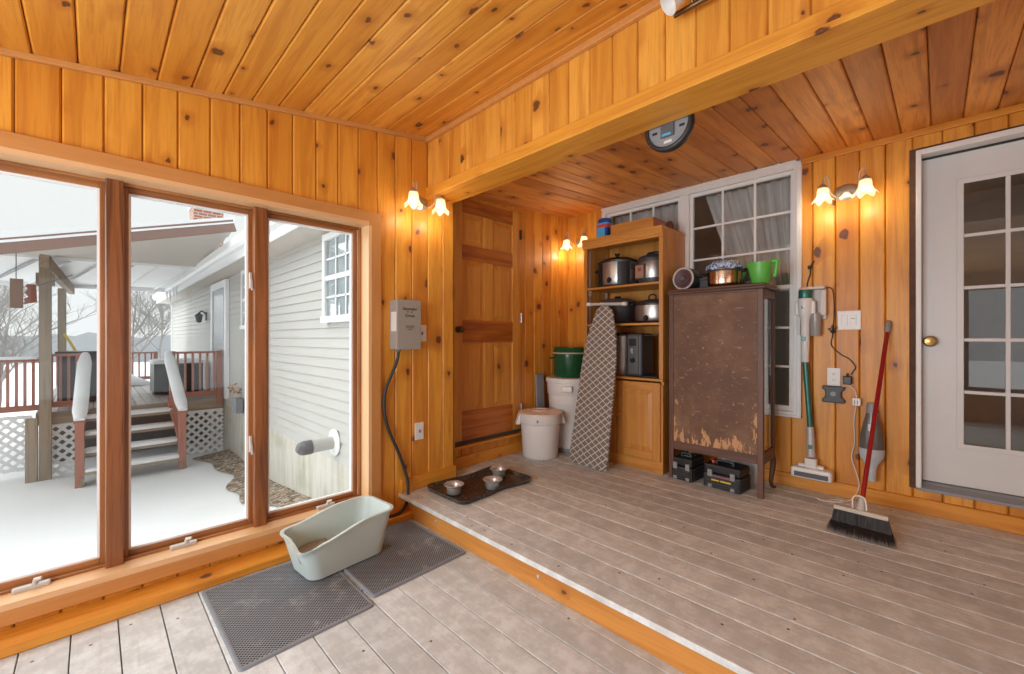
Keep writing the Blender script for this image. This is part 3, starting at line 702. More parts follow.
mb = MB(); mb.lathe([(0, 0), (.016, 0), (.016, -.012), (.011, -.02), (0, -.02)], 12, T(-.05, -.05, -.165)); mb.build('cable_gland', M['darkgrey'], bx)
mb = MB(); pts = spline([(1.465, 2.57, 1.118), (1.455, 2.575, 1.05), (1.415, 2.585, .95), (1.383, 2.595, .86), (1.375, 2.598, .74), (1.405, 2.598, .60), (1.475, 2.595, .44), (1.525, 2.59, .30), (1.54, 2.575, .20), (1.515, 2.545, .10), (1.44, 2.51, .056), (1.36, 2.50, .055)], 10)
mb.tube([p-V((1.465, 2.57, 0)) for p in pts], .0105, 10)
tag(mb.build('power_cable', M['rubber'], loc=(1.465, 2.57, 0)), 'thick black cable hanging from the grey electrical box to the floor', 'cable')

# wall plates. Local: plate on y=0 plane facing -y
def plate(name, label, cat, loc, rotz, w, h, kind, group=None, m='plastic'):
    t = thing(name, label, cat, loc, rotz, group)
    mb = MB(); mb.box(-w/2, w/2, -.007, 0, -h/2, h/2); mb.build('cover_plate', M[m], t, bevel=.003)
    if kind == 'outlet':
        for z in (-.021, .021):
            mb = MB(); mb.prism([(x, y+z) for x, y in rrect(-.016, .016, -.014, .014, .009)], 'y', -.0095, -.006); s = mb.build('socket', M[m], t)
            mb = MB(); mb.box(-.008, -.0055, -.0101, -.009, z-.003, z+.006); mb.box(.0055, .008, -.0101, -.009, z-.003, z+.006); mb.lathe([(0, 0), (.0028, 0), (.0028, .001), (0, .001)], 8, T(0, -.0092, z-.008) @ RX(PI/2)); mb.build('slot', M['ink'], s)
    elif kind == 'toggle':
        mb = MB(); mb.box(-.005, .005, -.009, -.006, -.012, .012); mb.build('slot', M['darkgrey'], t)
        mb = MB(); mb.cb((0, -.014, .004), (.007, .016, .009), Matrix.Rotation(.5, 3, 'X')); mb.build('toggle', M['midgrey'], t, bevel=.001)
    else:
        for x in (-.023, .023):
            mb = MB(); mb.box(x-.016, x+.016, -.010, -.006, -.033, .033); s = mb.build('rocker', M[m], t, bevel=.002)
            if x > 0:
                mb = MB(); mb.box(x-.012, x+.010, -.0106, -.0095, .010, .013); mb.build('indicator', M['darkgrey'], s)
    for z in ((-h/2+.01), (h/2-.01)):
        for x in ((0,) if kind != 'double' else (-.023, .023)):
            mb = MB(); mb.lathe([(0, 0), (.003, 0), (.003, .001), (0, .0012)], 8, T(x, -.0065, z) @ RX(PI/2)); mb.build('screw', M['lightgrey'], t)
    return t
plate('light_switch', 'cream switch plate just right of the grey electrical box', 'switch', (1.678, YW, 1.243), 0, .075, .118, 'toggle')
plate('wall_outlet', 'cream wall outlet low on the plank wall beside the black cable', 'outlet', (1.656, YW, .545), 0, .072, .122, 'toggle')
plate('light_switch', 'white double rocker switch plate on the wall left of the white door', 'switch', (XR, .426, 1.329), -PI/2, .124, .128, 'double')
plate('wall_outlet', 'white outlet with a black plug, between the vacuum cleaners', 'outlet', (XR, .508, .945), -PI/2, .075, .122, 'outlet')

# boot tray with three bowls
ty = thing('boot_tray', 'black plastic boot tray on the raised floor holding three steel bowls', 'tray', (2.00, 2.34, R))
def tray_ring(off, z):
    out = []
    L, Wd = .345-off, .222-off
    for x, y in rrect(-L, L, -Wd, Wd, .07-off*.6, 6): out.append((x, y))
    o2 = []
    for i, (x, y) in enumerate(out):
        nx, ny = out[(i+1) % len(out)]
        steps = 18 if i % 14 == 6 else (8 if i % 7 == 6 else 1)
        for k in range(steps):
            a, b = x+(nx-x)*k/steps, y+(ny-y)*k/steps
            b *= 1-.16*math.exp(-((a-.03)/.11)**2) + .02*math.cos(a*18)
            o2.append(V((a, b, z)))
    return o2
mb = MB(); prof = [(.014, 0), (0.004, .024), (0, .030), (.006, .031), (.010, .024), (.020, .006)]
mb.loft([tray_ring(0.0+o, z) for o, z in prof], True, True)
mb.build('tray_body', M['tray'], ty)
def bowl():
    r = thing('pet_bowl', '', 'bowl', (0, 0, 0), 0, 'steel bowls on the tray')
    mb = MB(); mb.lathe([(0, .001), (.042, 0), (.046, .004), (.051, .054), (.066, .064), (.070, .069), (.067, .072), (.054, .066), (.048, .056), (.041, .010), (0, .008)], 36); mb.build('bowl_shell', plain('bowl_steel', (.60, .585, .56), .36, .65, var=.08), r)
    mb = MB(); mb.lathe([(.0462, .002), (.049, .0), (.0495, .010), (.0475, .010), (.0462, .002)], 30); mb.build('rubber_foot', M['rubber'], r)
    return r
b0 = bowl(); bs = [b0, dup(b0), dup(b0)]
for o, p, lab in zip(bs, ((1.745, 2.325), (2.00, 2.215), (2.20, 2.365)), ('steel bowl at the left end of the tray, nearest the big window', 'steel bowl in the middle of the tray, nearest the room', 'steel bowl at the far end of the tray, nearest the brown door')):
    o.location = (p[0], p[1], R+.0065); o['label'] = lab

# litter box on two mats
lb = thing('litter_box', 'pale grey-green litter box with a low scooped front, across both mats', 'litter box', (.950, 2.292, .012), math.radians(5.5))
def lring(z, off):
    t = z/.26; L = .205+.050*t-off; Wd = .122+.030*t-off; r_ = .055+.01*t-off*.5
    pts = []
    base = rrect(-L, L, -Wd, Wd, max(r_, .02), 6)
    for i, (x, y) in enumerate(base):
        nx, ny = base[(i+1) % len(base)]; st_ = 16 if i % 14 == 6 else (9 if i % 7 == 6 else 1)
        for k in range(st_): pts.append((x+(nx-x)*k/st_, y+(ny-y)*k/st_))
    return pts
def top_h(x, y):
    s = (x+.05)/.15; s = max(0, min(1, (s+1)/2)); s = s*s*(3-2*s)
    h = .196+.044*s
    if y < 0: h -= .008*(1-s)
    if x < -.17: h -= .030*min(1, (-.17-x)/.05)*math.exp(-((y+.10)/.05)**2)
    return h
mb = MB(); rings = []
for f in (0, .02, .25, .5, .75, .93, .95, 1.0):
    rings.append([V((x, y, top_h(x, y)*f)) for x, y in lring(.26*f, -.010 if f >= .95 else (.008 if f == 0 else 0))])
for f in (1.0, .96, .8, .5, .2, .08): rings.append([V((x, y, max(top_h(x, y)*f, .012))) for x, y in lring(.26*f, .006 if f == 1.0 else .007)])
mb.loft(rings, True, True); mb.build('tub', M['sage'], lb)
mb = MB(); lr = [V((x, y, .050+.012*math.sin(x*17)*math.cos(y*21)+(.03 if x < 0 else 0))) for x, y in lring(.05, .010)]; mb.add(lr+[V((-.05, 0, .070))], [(i, (i+1) % len(lr), len(lr)) for i in range(len(lr))], True); mb.build('litter', plain('clay_litter', (.33, .28, .24), .95, var=.4, sc=70, bump=.6, bsc=200), lb)
mb = MB(); mb.cb((-.232, -.065, .105), (.006, .050, .045), Matrix.Rotation(-.22, 3, 'Y')); mb.build('sticker', plain('purple_sticker', (.30, .26, .42), .5), lb, bevel=.001)
def mat_(label, pts, z, h, name='litter_mat'):
    cx = sum(p[0] for p in pts)/4; cy = sum(p[1] for p in pts)/4
    t = thing(name, label, 'mat', (cx, cy, z), 0)
    def ring(s, zz, r_):
        out = []
        P = [V((p[0]-cx, p[1]-cy)) for p in pts]
        P = [p - p.normalized()*s*1.3 for p in P]
        for i in range(4):
            a, b, c = P[i-1], P[i], P[(i+1) % 4]; d1 = (a-b).normalized(); d2 = (c-b).normalized()
            s0, s1 = b+d1*r_, b+d2*r_
            for k in range(6): u = k/5; q = s0*(1-u)**2+b*2*u*(1-u)+s1*u*u; out.append(V((q.x, q.y, zz)))
        return out
    mb = MB(); mb.loft([ring(.018, 0, .012), ring(.018, h*.9, .012)], True, False); mb.build('mesh_pad', M['mat'], t)
    mb = MB(); mb.loft([ring(.018, 0, .012), ring(.018, h, .012), ring(.012, h*1.15, .015), ring(.004, h, .02), ring(0, 0, .024)], False, True, False); mb.build('mat_border', M['matedge'], t)
    return t
mat_('charcoal honeycomb mat nearest the camera, in front of the litter box', [(.362, 2.468), (.372, 1.775), (.905, 1.790), (.915, 2.455)], .0, .008)
mat_('charcoal honeycomb mat tucked against the wooden step', [(.925, 2.474), (.92, 1.845), (1.492, 1.868), (1.485, 2.474)], .0, .0115)

# buckets by the brown door
def pail(r0, r1, h, M_=None):
    return [(0, 0), (r0-.01, 0), (r0, .01), (r0+(r1-r0)*.78, h*.76), (r1+.002, h*.77), (r1+.008, h*.79), (r1+.010, h), (r1-.004, h), (r1-.006, h*.8), (r0-.006, .02), (0, .015)]
bk = thing('bucket', 'white lidded bucket with side grips standing by the brown door', 'bucket', (2.885, 2.55, R))
mb = MB(); mb.lathe(pail(.158, .182, .400), 44); mb.build('bucket_body', M['plastic'], bk)
mb = MB(); mb.lathe([(0, .418), (.055, .418), (.06, .424), (.075, .424), (.08, .416), (.175, .410), (.200, .403), (.202, .390), (.195, .388), (.191, .399), (0, .403)], 44); mb.build('lid', plain('cream_lid', (.78, .64, .55), .45, var=.04), bk)
va = math.radians(45.3+8)
for sg in (-1, 1):
    d = V((math.sin(va), -math.cos(va), 0))*sg; p = V((-d.y, d.x, 0))
    mb = MB(); c = d*.188
    mb.add([c+p*a*w+d*o_+V((0, 0, z)) for o_, w, z in ((0, .045, .388), (.012, .045, .388), (.040, .040, .298), (0, .040, .298)) for a in (-1, 1)], [(0,1,3,2), (2,3,5,4), (4,5,7,6), (6,7,1,0), (0,2,4,6), (1,7,5,3)])
    mb.build('grip', M['plastic'], bk, bevel=.004)
mb = MB(); mb.cb(V((-math.cos(va), -math.sin(va), 0)) * .188 + V((-.045, .045, .345)), (.014, .014, .022), Matrix.Rotation(va, 3, 'Z')); mb.build('latch', M['midgrey'], bk, bevel=.002)
bn = thing('storage_bin', 'tall white round bin with square grips standing in the back corner', 'bin', (3.295, 2.52, R))
mb = MB(); mb.lathe([(0, 0), (.185, 0), (.19, .01), (.214, .53), (.224, .54), (.228, .645), (.238, .65), (.240, .685), (.230, .685), (.222, .65), (.185, .02), (0, .015)], 48); mb.build('bin_body', M['plastic'], bn)
mb = MB(); mb.lathe([(0, .697), (.20, .697), (.236, .691), (.238, .683), (.0, .685)], 44); mb.build('bin_lid', M['plastic'], bn)
mb = MB(); mb.cb((-.205, -.115, .60), (.05, .10, .06), Matrix.Rotation(math.radians(30), 3, 'Z')); mb.build('grip', M['plastic'], bn, bevel=.012)
mb = MB(); mb.lathe([(0, -.0), (.192, 0), (.197, .03), (.19, .045), (0, .04)], 40, T(0, 0, 0)); mb.build('bin_foot', M['midgrey'], bn)
gp = thing('stock_pot', 'dark green enamel pot with lid standing on the tall white bin', 'pot', (3.295, 2.52, R+.698))
mb = MB(); mb.lathe([(0, 0), (.155, 0), (.162, .008), (.165, .215), (.172, .22), (.170, .225), (.158, .225), (.155, .02), (0, .015)], 44); mb.build('pot_body', M['green'], gp)
mb = MB(); mb.lathe([(.172, .222), (.174, .23), (.166, .24), (.160, .278), (.150, .286), (.0, .29)], 44); mb.build('pot_lid', M['green'], gp)
mb = MB(); mb.tube([V((.166*math.cos(a)*1.0, .166*math.sin(a), .228)) for a in [2*PI*k/40 for k in range(40)]], .009, 8, False, True); mb.build('rim_band', plain('pale_rim', (.48, .44, .30), .4), gp)
for sg in (-1, 1):
    d = V((math.sin(va), -math.cos(va), 0))*sg; p = V((-d.y, d.x, 0)); c = d*.165+V((0, 0, .18))
    mb = MB(); mb.tube(spline([c-p*.04, c+d*.035-p*.03, c+d*.035+p*.03, c+p*.04], 5), .006, 8); mb.build('handle', M['green'], gp)
mb = MB(); mb.box(-.060, .055, -.010, .010, 0, .72)
mb.v = [RX(-.04) @ p for p in mb.v]
tag(mb.build('folded_panel', M['midgrey'], loc=(3.115, 2.735, R), bevel=.006), 'dark grey folded panel leaning behind the tall white bin', 'panel')

# ironing board leaning on the shelf unit
ib = thing('ironing_board', 'ironing board with taupe trellis cover leaning upright on the shelf unit', 'ironing board', (2.885, 2.035, R))
def ib_ring(s, x):
    pts = []
    H = 1.335
    for k in range(41):
        t = k/40; z = .015+H*t
        w = .168*(1+.13*max(0, 1-t/.6))*(1-max(0, (t-.55)/.45)**2.2*.62)
        if t < .06: w *= math.sqrt(1-(1-t/.06)**2)*.25+.75
        if t > .975: w *= math.sqrt(max(0, 1-((t-.975)/.025)**2))*.5+.5
        pts.append((w-s, z))
    left = [(-w, z) for w, z in pts][::-1]
    return [V((x, y, z)) for y, z in pts+left]
tilt = RY(math.atan2(.185, 1.37))
sh = Matrix.Shear('YZ', 4, (0, 0)) if False else RX(math.radians(2.4))
mb = MB(); mb.loft([ib_ring(.012, -.016), ib_ring(.003, -.014), ib_ring(0, -.005), ib_ring(.002, .006), ib_ring(.012, .010)], True, True); mb.xf(tilt @ sh); mb.build('padded_cover', M['trellis'], ib)
mb = MB(); mb.tube([(.012, .19, 1.372), (.012, -.185, 1.372)], .014, 10); mb.tube([(.02, 0, 1.36), (.03, 0, .9)], .012, 8); mb.xf(tilt @ sh); f = mb.build('leg_bar', M['lightgrey'], ib)
for y in (.19, -.185):
    mb = MB(); mb.tube([(.012, y-.03*(1 if y > 0 else -1), 1.372), (.012, y+.004*(1 if y > 0 else -1), 1.372)], .017, 10); mb.xf(tilt @ sh); mb.build('rubber_cap', M['plastic'], f)
mb = MB(); mb.tube([(.03, .05, .02), (.035, .04, .7), (.03, 0, 1.2)], .011, 8); mb.tube([(.03, -.06, .02), (.035, -.04, .7), (.03, 0, 1.1)], .011, 8); mb.xf(tilt @ sh); mb.build('folded_leg', M['lightgrey'], ib)
mb = MB(); mb.tube([(.035, .10, .014), (.035, -.155, .014)], .013, 10); mb.build('foot_bar', M['plastic'], ib)

# tall shelf unit
su = thing('shelf_unit', 'tall pine hutch with open shelves over a panelled cupboard', 'shelf unit', (3.16, 1.895, R))
y0, y1, D = -.377, .372, .412
mb = MB(); mb.box(0.012, D, y0, y0+.02, .0, 1.932); mb.build('side_panel', M['cab_Z'], su, bevel=.002)
mb = MB(); mb.box(0.012, D, y1-.02, y1, .0, 1.932); mb.build('side_panel', M['cab_Z'], su, bevel=.002)
mb = MB(); mb.box(D-.012, D, y0+.02, y1-.02, .05, 1.931); mb.build('back_panel', M['cab_Z'], su)
mb = MB(); mb.box(0, .012, y0, y0+.034, .745, 1.87); mb.box(0, .012, y1-.034, y1, .745, 1.87); mb.box(0, .012, y0, y0+.02, .09, .70); mb.box(0, .012, y1-.034, y1, .09, .70); mb.box(0, .012, .0, .05, .09, .70); mb.build('face_stile', M['cab_Z'], su, bevel=.002)
mb = MB(); prof = [(-.004, 1.865), (-.010, 1.868), (-.010, 1.885), (-.016, 1.890), (-.016, 1.905), (-.022, 1.910), (-.022, 1.925), (-.028, 1.930), (-.028, 1.95), (D, 1.95), (D, 1.93), (.012, 1.93), (.012, 1.865)]
mb.prism([(a, b) for a, b in prof], 'y', y0-.004, y1+.004); mb.build('cornice', M['cab_Y'], su)
for z in (1.50, 1.175):
    mb = MB(); mb.box(.008, D-.014, y0+.021, y1-.021, z, z+.018); mb.build('shelf', M['cab_Y'], su, bevel=.002)
mb = MB(); mb.box(-.018, D-.012, y0-.006, y1+.006, .728, .748); mb.build('counter', M['cab_Y'], su, bevel=.004)
mb = MB(); mb.box(.012, D-.012, y0+.02, y1-.02, .09, .108); mb.box(.0, .014, y0, y1, .0, .095); mb.build('plinth', M['cab_Y'], su, bevel=.003)
for (a, b, kn) in ((y0+.018, .022, b'r'), (.028, y1-.02, b'l')):
    za, zb = .10, .715; s = .062
    mb = MB(); mb.box(-.016, .002, a, a+s, za, zb); mb.box(-.016, .002, b-s, b, za, zb); d = mb.build('cupboard_door', M['cab_Z'], su, bevel=.003)
    for zq in (za, zb-s): mb = MB(); mb.box(-.016, .002, a+s, b-s, zq, zq+s); mb.build('door_rail', M['cab_Y'], d, bevel=.003)
    rg = lambda k, x: [V((x, a+s+k, za+s+k)), V((x, b-s-k, za+s+k)), V((x, b-s-k, zb-s-k)), V((x, a+s+k, zb-s-k))]
    mb = MB(); mb.loft([rg(-.004, 0), rg(-.004, -.004), rg(.012, -.004), rg(.040, -.013)], True, False); mb.build('raised_panel', M['cab_Z'], d)
    ky = b-.031 if kn == b'r' else a+.031
    mb = MB(); mb.lathe([(0, 0), (.009, 0), (.008, .012), (.015, .018), (.014, .026), (0, .029)], 16, T(-.016, ky, .43) @ RY(-PI/2)); mb.build('knob', M['cab_X'], d)
for y in (y0+.023, y1-.023):
    mb = MB(); mb.box(.06, .07, y-.002, y+.002, .76, 1.86); mb.box(.33, .34, y-.002, y+.002, .76, 1.86); mb.build('shelf_standard', M['lightgrey'], su)
for x in (.065, .335):
    for z in (1.485, 1.160):
        mb = MB(); mb.box(x-.012, x+.012, y1-.032, y1-.022, z-.03, z+.014); mb.build('shelf_clip', M['lightgrey'], su)

def slow_cooker(label, loc, rotz, sx, sy, h, body, base, lidm, knobm, group=None, panel=True, grips=True):
    t = thing('slow_cooker', label, 'slow cooker', loc, rotz, group)
    mb = MB(); mb.lathe([(0, 0), (.86, 0), (.9, .004), (.92, .03), (.0, .03)], 40, None, sx, sy); mb.build('base', M[base], t)
    mb = MB(); mb.lathe([(0, .02), (.92, .02), (.96, .03), (1.0, h*.35), (1.0, h-.02), (.98, h), (.94, h), (0, h-.01)], 44, None, sx, sy); mb.build('housing', M[body], t)
    mb = MB(); mb.lathe([(.90, h-.005), (1.03, h), (1.04, h+.012), (.97, h+.014), (.9, h+.01)], 44, None, sx, sy); mb.build('crock_rim', M['black'], t)
    mb = MB(); mb.lathe([(.97, h+.013), (.95, h+.020), (.75, h+.038), (.4, h+.050), (0, h+.054)], 44, None, sx, sy); ld = mb.build('lid', M[lidm], t)
    mb = MB(); mb.lathe([(0, h+.053), (.014, h+.053), (.012, h+.066), (.024, h+.074), (.024, h+.088), (0, h+.092)], 20); mb.build('lid_knob', M[knobm], ld)
    for sg in ((-1, 1) if grips else ()):
        c = V((0, sg*sy, h*.72)); mb = MB(); mb.tube(spline([c+V((.045, -sg*.006, 0)), c+V((.04, sg*.03, 0)), c+V((-.04, sg*.03, 0)), c+V((-.045, -sg*.006, 0))], 5), .011, 8); mb.build('handle', M['black'], t)
    if panel:
        mb = MB(); mb.lathe([(0, .016), (.012, .016), (.017, .006), (.024, 0), (.0, 0)], 20, T(-sx*1.0, 0, h*.28) @ RY(-PI/2)); mb.build('control_knob', M['black'], t)
    return t
SZ = R+1.518
a = slow_cooker('large black and steel oval slow cooker on the top shelf of the hutch', (3.36, 2.045, SZ), 0, .135, .175, .225, 'steelsat', 'black', 'glass_lid', 'black')
for y0_, y1_ in ((-.9, -.42), (.42, .9)):
    mb = MB(); rings = []
    for z in (.022, .22): rings.append([V((-.136*math.cos(math.asin(y))*1.0, y*.177, z)) for y in [y0_+(y1_-y0_)*k/8 for k in range(9)]]+[V((-.130*math.cos(math.asin(y)), y*.170, z)) for y in [y1_-(y1_-y0_)*k/8 for k in range(9)]])
    mb.loft(rings, True, True); mb.build('black_panel', M['black'], a)
pc = thing('pressure_cooker', 'round steel pressure cooker with black lid on the top shelf', 'pressure cooker', (3.365, 1.69, SZ))
mb = MB(); mb.lathe([(0, 0), (.128, 0), (.134, .008), (.136, .045), (.13, .05), (0, .05)], 44); mb.build('base', M['charcoal'], pc)
mb = MB(); mb.lathe([(0, .045), (.131, .045), (.133, .05), (.133, .185), (.131, .19), (0, .19)], 44); mb.build('housing', M['steelsat'], pc)
mb = MB(); mb.lathe([(.136, .186), (.142, .195), (.140, .215), (.12, .236), (.08, .248), (0, .25)], 44); l_ = mb.build('lid', M['charcoal'], pc)
mb = MB(); mb.lathe([(0, .248), (.05, .248), (.055, .268), (.045, .277), (0, .279)], 24, None, .7, 1.3); mb.build('lid_handle', M['black'], l_)
mb = MB(); mb.box(-.148, -.120, .015, .105, .035, .165); p_ = mb.build('control_panel', M['charcoal'], pc, bevel=.01)
mb = MB(); mb.box(-.1492, -.147, .025, .095, .05, .155); mb.build('panel_face', plain('panel_copper', (.30, .17, .12), .35, .3), p_)
mb = MB(); mb.box(-.1500, -.149, .045, .075, .105, .135); mb.build('display', plain('red_display', (.20, .03, .03), .3), p_)
SZ2 = R+1.193
bp = thing('slow_cooker', 'all-black round slow cooker behind the tip of the ironing board', 'slow cooker', (3.35, 2.035, SZ2))
mb = MB(); mb.lathe([(0, 0), (.115, 0), (.125, .01), (.142, .16), (.146, .19), (.14, .195), (0, .19)], 40); mb.build('housing', M['charcoal'], bp)
mb = MB(); mb.lathe([(.15, .19), (.158, .196), (.150, .206), (.10, .224), (0, .232)], 40); ld = mb.build('lid', M['darkgrey'], bp)
mb = MB(); mb.lathe([(0, .23), (.02, .231), (.03, .24), (.026, .25), (0, .253)], 20); mb.build('lid_knob', M['black'], ld)
for sg in (-1, 1):
    mb = MB(); mb.cb((0, sg*.155, .165), (.08, .03, .02)); mb.build('handle', M['black'], bp, bevel=.006)
ss_ = slow_cooker('low brushed-silver oval slow cooker on the middle shelf', (3.34, 1.697, SZ2), 0, .115, .148, .150, 'steelsat', 'black', 'charcoal', 'black', panel=True, grips=False)
for o in ss_.children:
    if o.name.startswith('lid'):
        for q in list(o.children): bpy.data.objects.remove(q)
        mb = MB(); mb.tube(spline([(0, -.03, .196), (0, -.03, .230), (0, 0, .243), (0, .03, .230), (0, .03, .196)], 6), .007, 8); mb.build('lid_handle', M['black'], o)
SZ3 = R+.749
jm = thing('juicer', 'tall charcoal appliance with round dial beside a steel drum on the cupboard top', 'appliance', (3.30, 1.80, SZ3))
mb = MB(); mb.box(-.11, .10, -.085, .06, 0, .36); mb.build('body', M['charcoal'], jm, bevel=.022, seg=3)
mb = MB(); mb.box(-.117, -.105, -.055, .04, .02, .345); fp = mb.build('front_panel', M['darkgrey'], jm, bevel=.01)
mb = MB(); mb.box(-.1185, -.1165, -.040, .025, .255, .315); mb.build('display', M['black'], fp)
mb = MB(); mb.lathe([(0, .018), (.018, .018), (.021, .0), (0, 0)], 20, T(-.117, -.008, .135) @ RY(-PI/2)); mb.build('dial', M['black'], fp)
for z in (.225, .195, .21):
    mb = MB(); mb.box(-.1182, -.1165, -.01, .012 if z > .2 else .004, z, z+.006); mb.build('marking', M['label'], fp)
mb = MB(); mb.lathe([(0, .0), (.115, 0), (.12, .01), (.128, .33), (.133, .34), (.128, .345), (0, .34)], 36, T(.02, .165, 0)); mb.build('steel_drum', M['steelsat'], jm)
mb = MB(); mb.lathe([(.134, .343), (.136, .352), (.1, .366), (0, .37)], 36, T(.02, .165, 0)); mb.build('drum_lid', M['black'], jm)
mb = MB(); mb.box(-.10, .09, -.26, -.09, .335, .35); mb.build('top_flap', M['black'], jm, bevel=.005)
mb = MB(); mb.box(-.12, .1, -.22, -.088, 0, .014); mb.build('foot_tray', M['black'], jm, bevel=.004)
# on top of the unit
TZ = R+1.951
wc = thing('wooden_tray', 'shallow open wooden box lying on top of the shelf unit', 'wooden box', (3.35, 1.80, TZ))
for xq in (-.14, .125): mb = MB(); mb.box(xq, xq+.015, -.175, .22, 0, .10); mb.build('long_side', M['cab_Y'], wc, bevel=.002)
for yq in (-.175, .205): mb = MB(); mb.box(-.125, .125, yq, yq+.015, 0, .10); mb.build('short_side', M['rail_X'], wc, bevel=.002)
mb = MB(); mb.box(-.125, .125, -.16, .205, 0, .01); mb.build('bottom', M['cab_Y'], wc)
pcn = thing('pine_cone', 'reddish brown pine cone on top of the shelf unit at the right', 'pine cone', (3.40, 1.575, TZ))
mb = MB(); mb.lathe([(0, 0), (.018, .004), (.03, .03), (.026, .06), (.012, .085), (0, .09)], 14)
for j in range(7):
    for k in range(9):
        a = 2*PI*(k+.5*(j % 2))/9; z = .012+j*.011; rr = .034*math.sin(PI*(.18+.1*j)); d = V((math.cos(a), math.sin(a), 0))
        mb.add([V((0, 0, z))+d*rr*.7+V((-d.y, d.x, 0))*.007, V((0, 0, z))+d*rr*.7-V((-d.y, d.x, 0))*.007, V((0, 0, z+.010))+d*rr*1.3], [(0, 1, 2)])
mb.build('cone', plain('cone_brown', (.20, .07, .035), .7, var=.3), pcn)
cn = thing('canister', 'blue lidded canister with red band on top of the shelf unit', 'canister', (3.30, 2.135, TZ))
mb = MB(); mb.prism(rrect(-.06, .06, -.06, .06, .022), 'z', 0, .155); mb.build('body', M['skyblue'], cn, bevel=.004)
mb = MB(); mb.prism(rrect(-.0608, .0608, -.0608, .0608, .022), 'z', .11, .140); mb.build('red_band', M['redlab'], cn)
mb = MB(); mb.prism(rrect(-.0612, .0612, -.0615, -.03, .012), 'z', .0, .108); mb.build('side_label', M['blue'], cn)
mb = MB(); mb.lathe([(0, .195), (.055, .195), (.062, .19), (.064, .155), (.05, .15), (0, .15)], 32); mb.build('lid', M['blue'], cn)

# antique display cabinet, its worn brown back panel facing the room
ac = thing('display_cabinet', 'antique dark brown cabinet with worn back panel and glazed side', 'cabinet', (3.15, 1.143, R))
hx, hy = .29, .322
for x, nm in ((0, 0), (hx, 1)):
    for y in (-hy, hy):
        s = 1 if y > 0 else -1
        mb = MB(); mb.box(x-.0+(0 if not nm else -.034), x+(.034 if not nm else 0), min(y, y-s*.036), max(y, y-s*.036), .0 if not nm else .24, 1.40); mb.build('corner_post', M['walnut_Z'], ac, bevel=.003)
        if nm:
            mb = MB(); mb.tube(spline([(x-.017, y-s*.018, .25), (x-.005, y-s*.010, .20), (x-.012, y-s*.015, .12), (x-.022, y-s*.020, .05), (x-.008, y-s*.012, .014), (x+.012, y, .012)], 6), [.022-.00045*k for k in range(31)], 10); mb.build('cabriole_leg', M['walnut_Z'], ac)
mb = MB(); mb.box(.006, .016, -hy+.036, hy-.036, .225, 1.395); bkp = MB(); bkp.v = [p-V((0, 0, .285)) for p in mb.v]; bkp.f = mb.f; bkp.uv = mb.uv; bkp.tn = mb.tn; bkp.sm = mb.sm
bo = bkp.build('back_panel', M['antique'], ac); bo.location = (0, 0, .285)
for za, zb in ((.225, .285), (1.383, 1.40)): mb = MB(); mb.box(0, .02, -hy+.036, hy-.036, za, zb); mb.build('back_rail', M['walnut_Y'], ac, bevel=.002)
mb = MB(); mb.box(-.012, hx+.022, -hy-.022, hy+.008, 1.40, 1.420); mb.box(-.006, hx+.012, -hy-.012, hy+.004, 1.42, 1.438); mb.build('top', M['walnut_Y'], ac, bevel=.006)
for s in (-1, 1):
    y = s*hy
    for za, zb in ((.225, .30), (1.34, 1.40)): mb = MB(); mb.box(.034, hx-.034, min(y, y-s*.022), max(y, y-s*.022), za, zb); mb.build('side_rail', M['walnut_X'], ac, bevel=.002)
    mb = MB(); mb.box(.034, hx-.034, y-s*.012-.002, y-s*.012+.002, .30, 1.34); mb.build('glass_side', M['glass_cab'], ac)
for za, zb in ((.225, .30), (1.34, 1.40)): mb = MB(); mb.box(hx-.02, hx, -hy+.036, hy-.036, za, zb); mb.build('front_rail', M['walnut_Y'], ac, bevel=.002)
mb = MB(); mb.box(hx-.012, hx-.008, -hy+.036, hy-.036, .30, 1.34); mb.build('glass_door', M['glass_cab'], ac)
mb = MB(); mb.box(.02, hx-.012, -hy+.02, hy-.02, .225, .24); mb.build('floor_board', M['walnut_Y'], ac)

# things on the antique cabinet
AZ = R+1.438
sp = thing('round_jar', 'black round jar with pale rim lying on its side on the antique cabinet', 'jar', (3.22, 1.385, AZ+.088), math.radians(-6))
mx = RY(-PI/2)
mb = MB(); mb.lathe([(.0, -.15), (.075, -.15), (.083, -.14), (.086, -.02), (.084, 0), (.076, .0), (.07, -.012), (0, -.012)], 40, mx); mb.build('body', M['charcoal'], sp)
mb = MB(); mb.lathe([(.072, -.004), (.074, .006), (.083, .006), (.086, -.002), (.082, -.008), (.072, -.004)], 40, mx); mb.build('rim', M['lightgrey'], sp)
mb = MB(); mb.lathe([(0, .004), (.018, .003), (.024, -.006), (.045, -.002), (.05, -.009), (.072, -.005), (.072, -.012), (0, -.012)], 36, mx); mb.build('face', plain('maroon_face', (.10, .05, .06), .35), sp)
mb = MB(); mb.lathe([(0, .012), (.014, .011), (.020, .0), (0, 0)], 24, mx); mb.build('centre_cap', M['darkgrey'], sp)
pp = thing('saucepan', 'copper-toned steel pan with a blue cloth on it on the cabinet', 'pan', (3.29, 1.11, AZ))
mb = MB(); mb.lathe([(0, 0), (.095, 0), (.108, .01), (.113, .03), (.113, .128), (.117, .132), (.109, .131), (.106, .02), (0, .012)], 44); mb.build('pan_body', plain('copper_steel', (.70, .48, .34), .2, 1.0, var=.2), pp)
mb = MB(); mb.lathe([(.112, .112), (.116, .116), (.116, .124), (.112, .126), (.112, .112)], 40); mb.build('rim_band', M['charcoal'], pp)
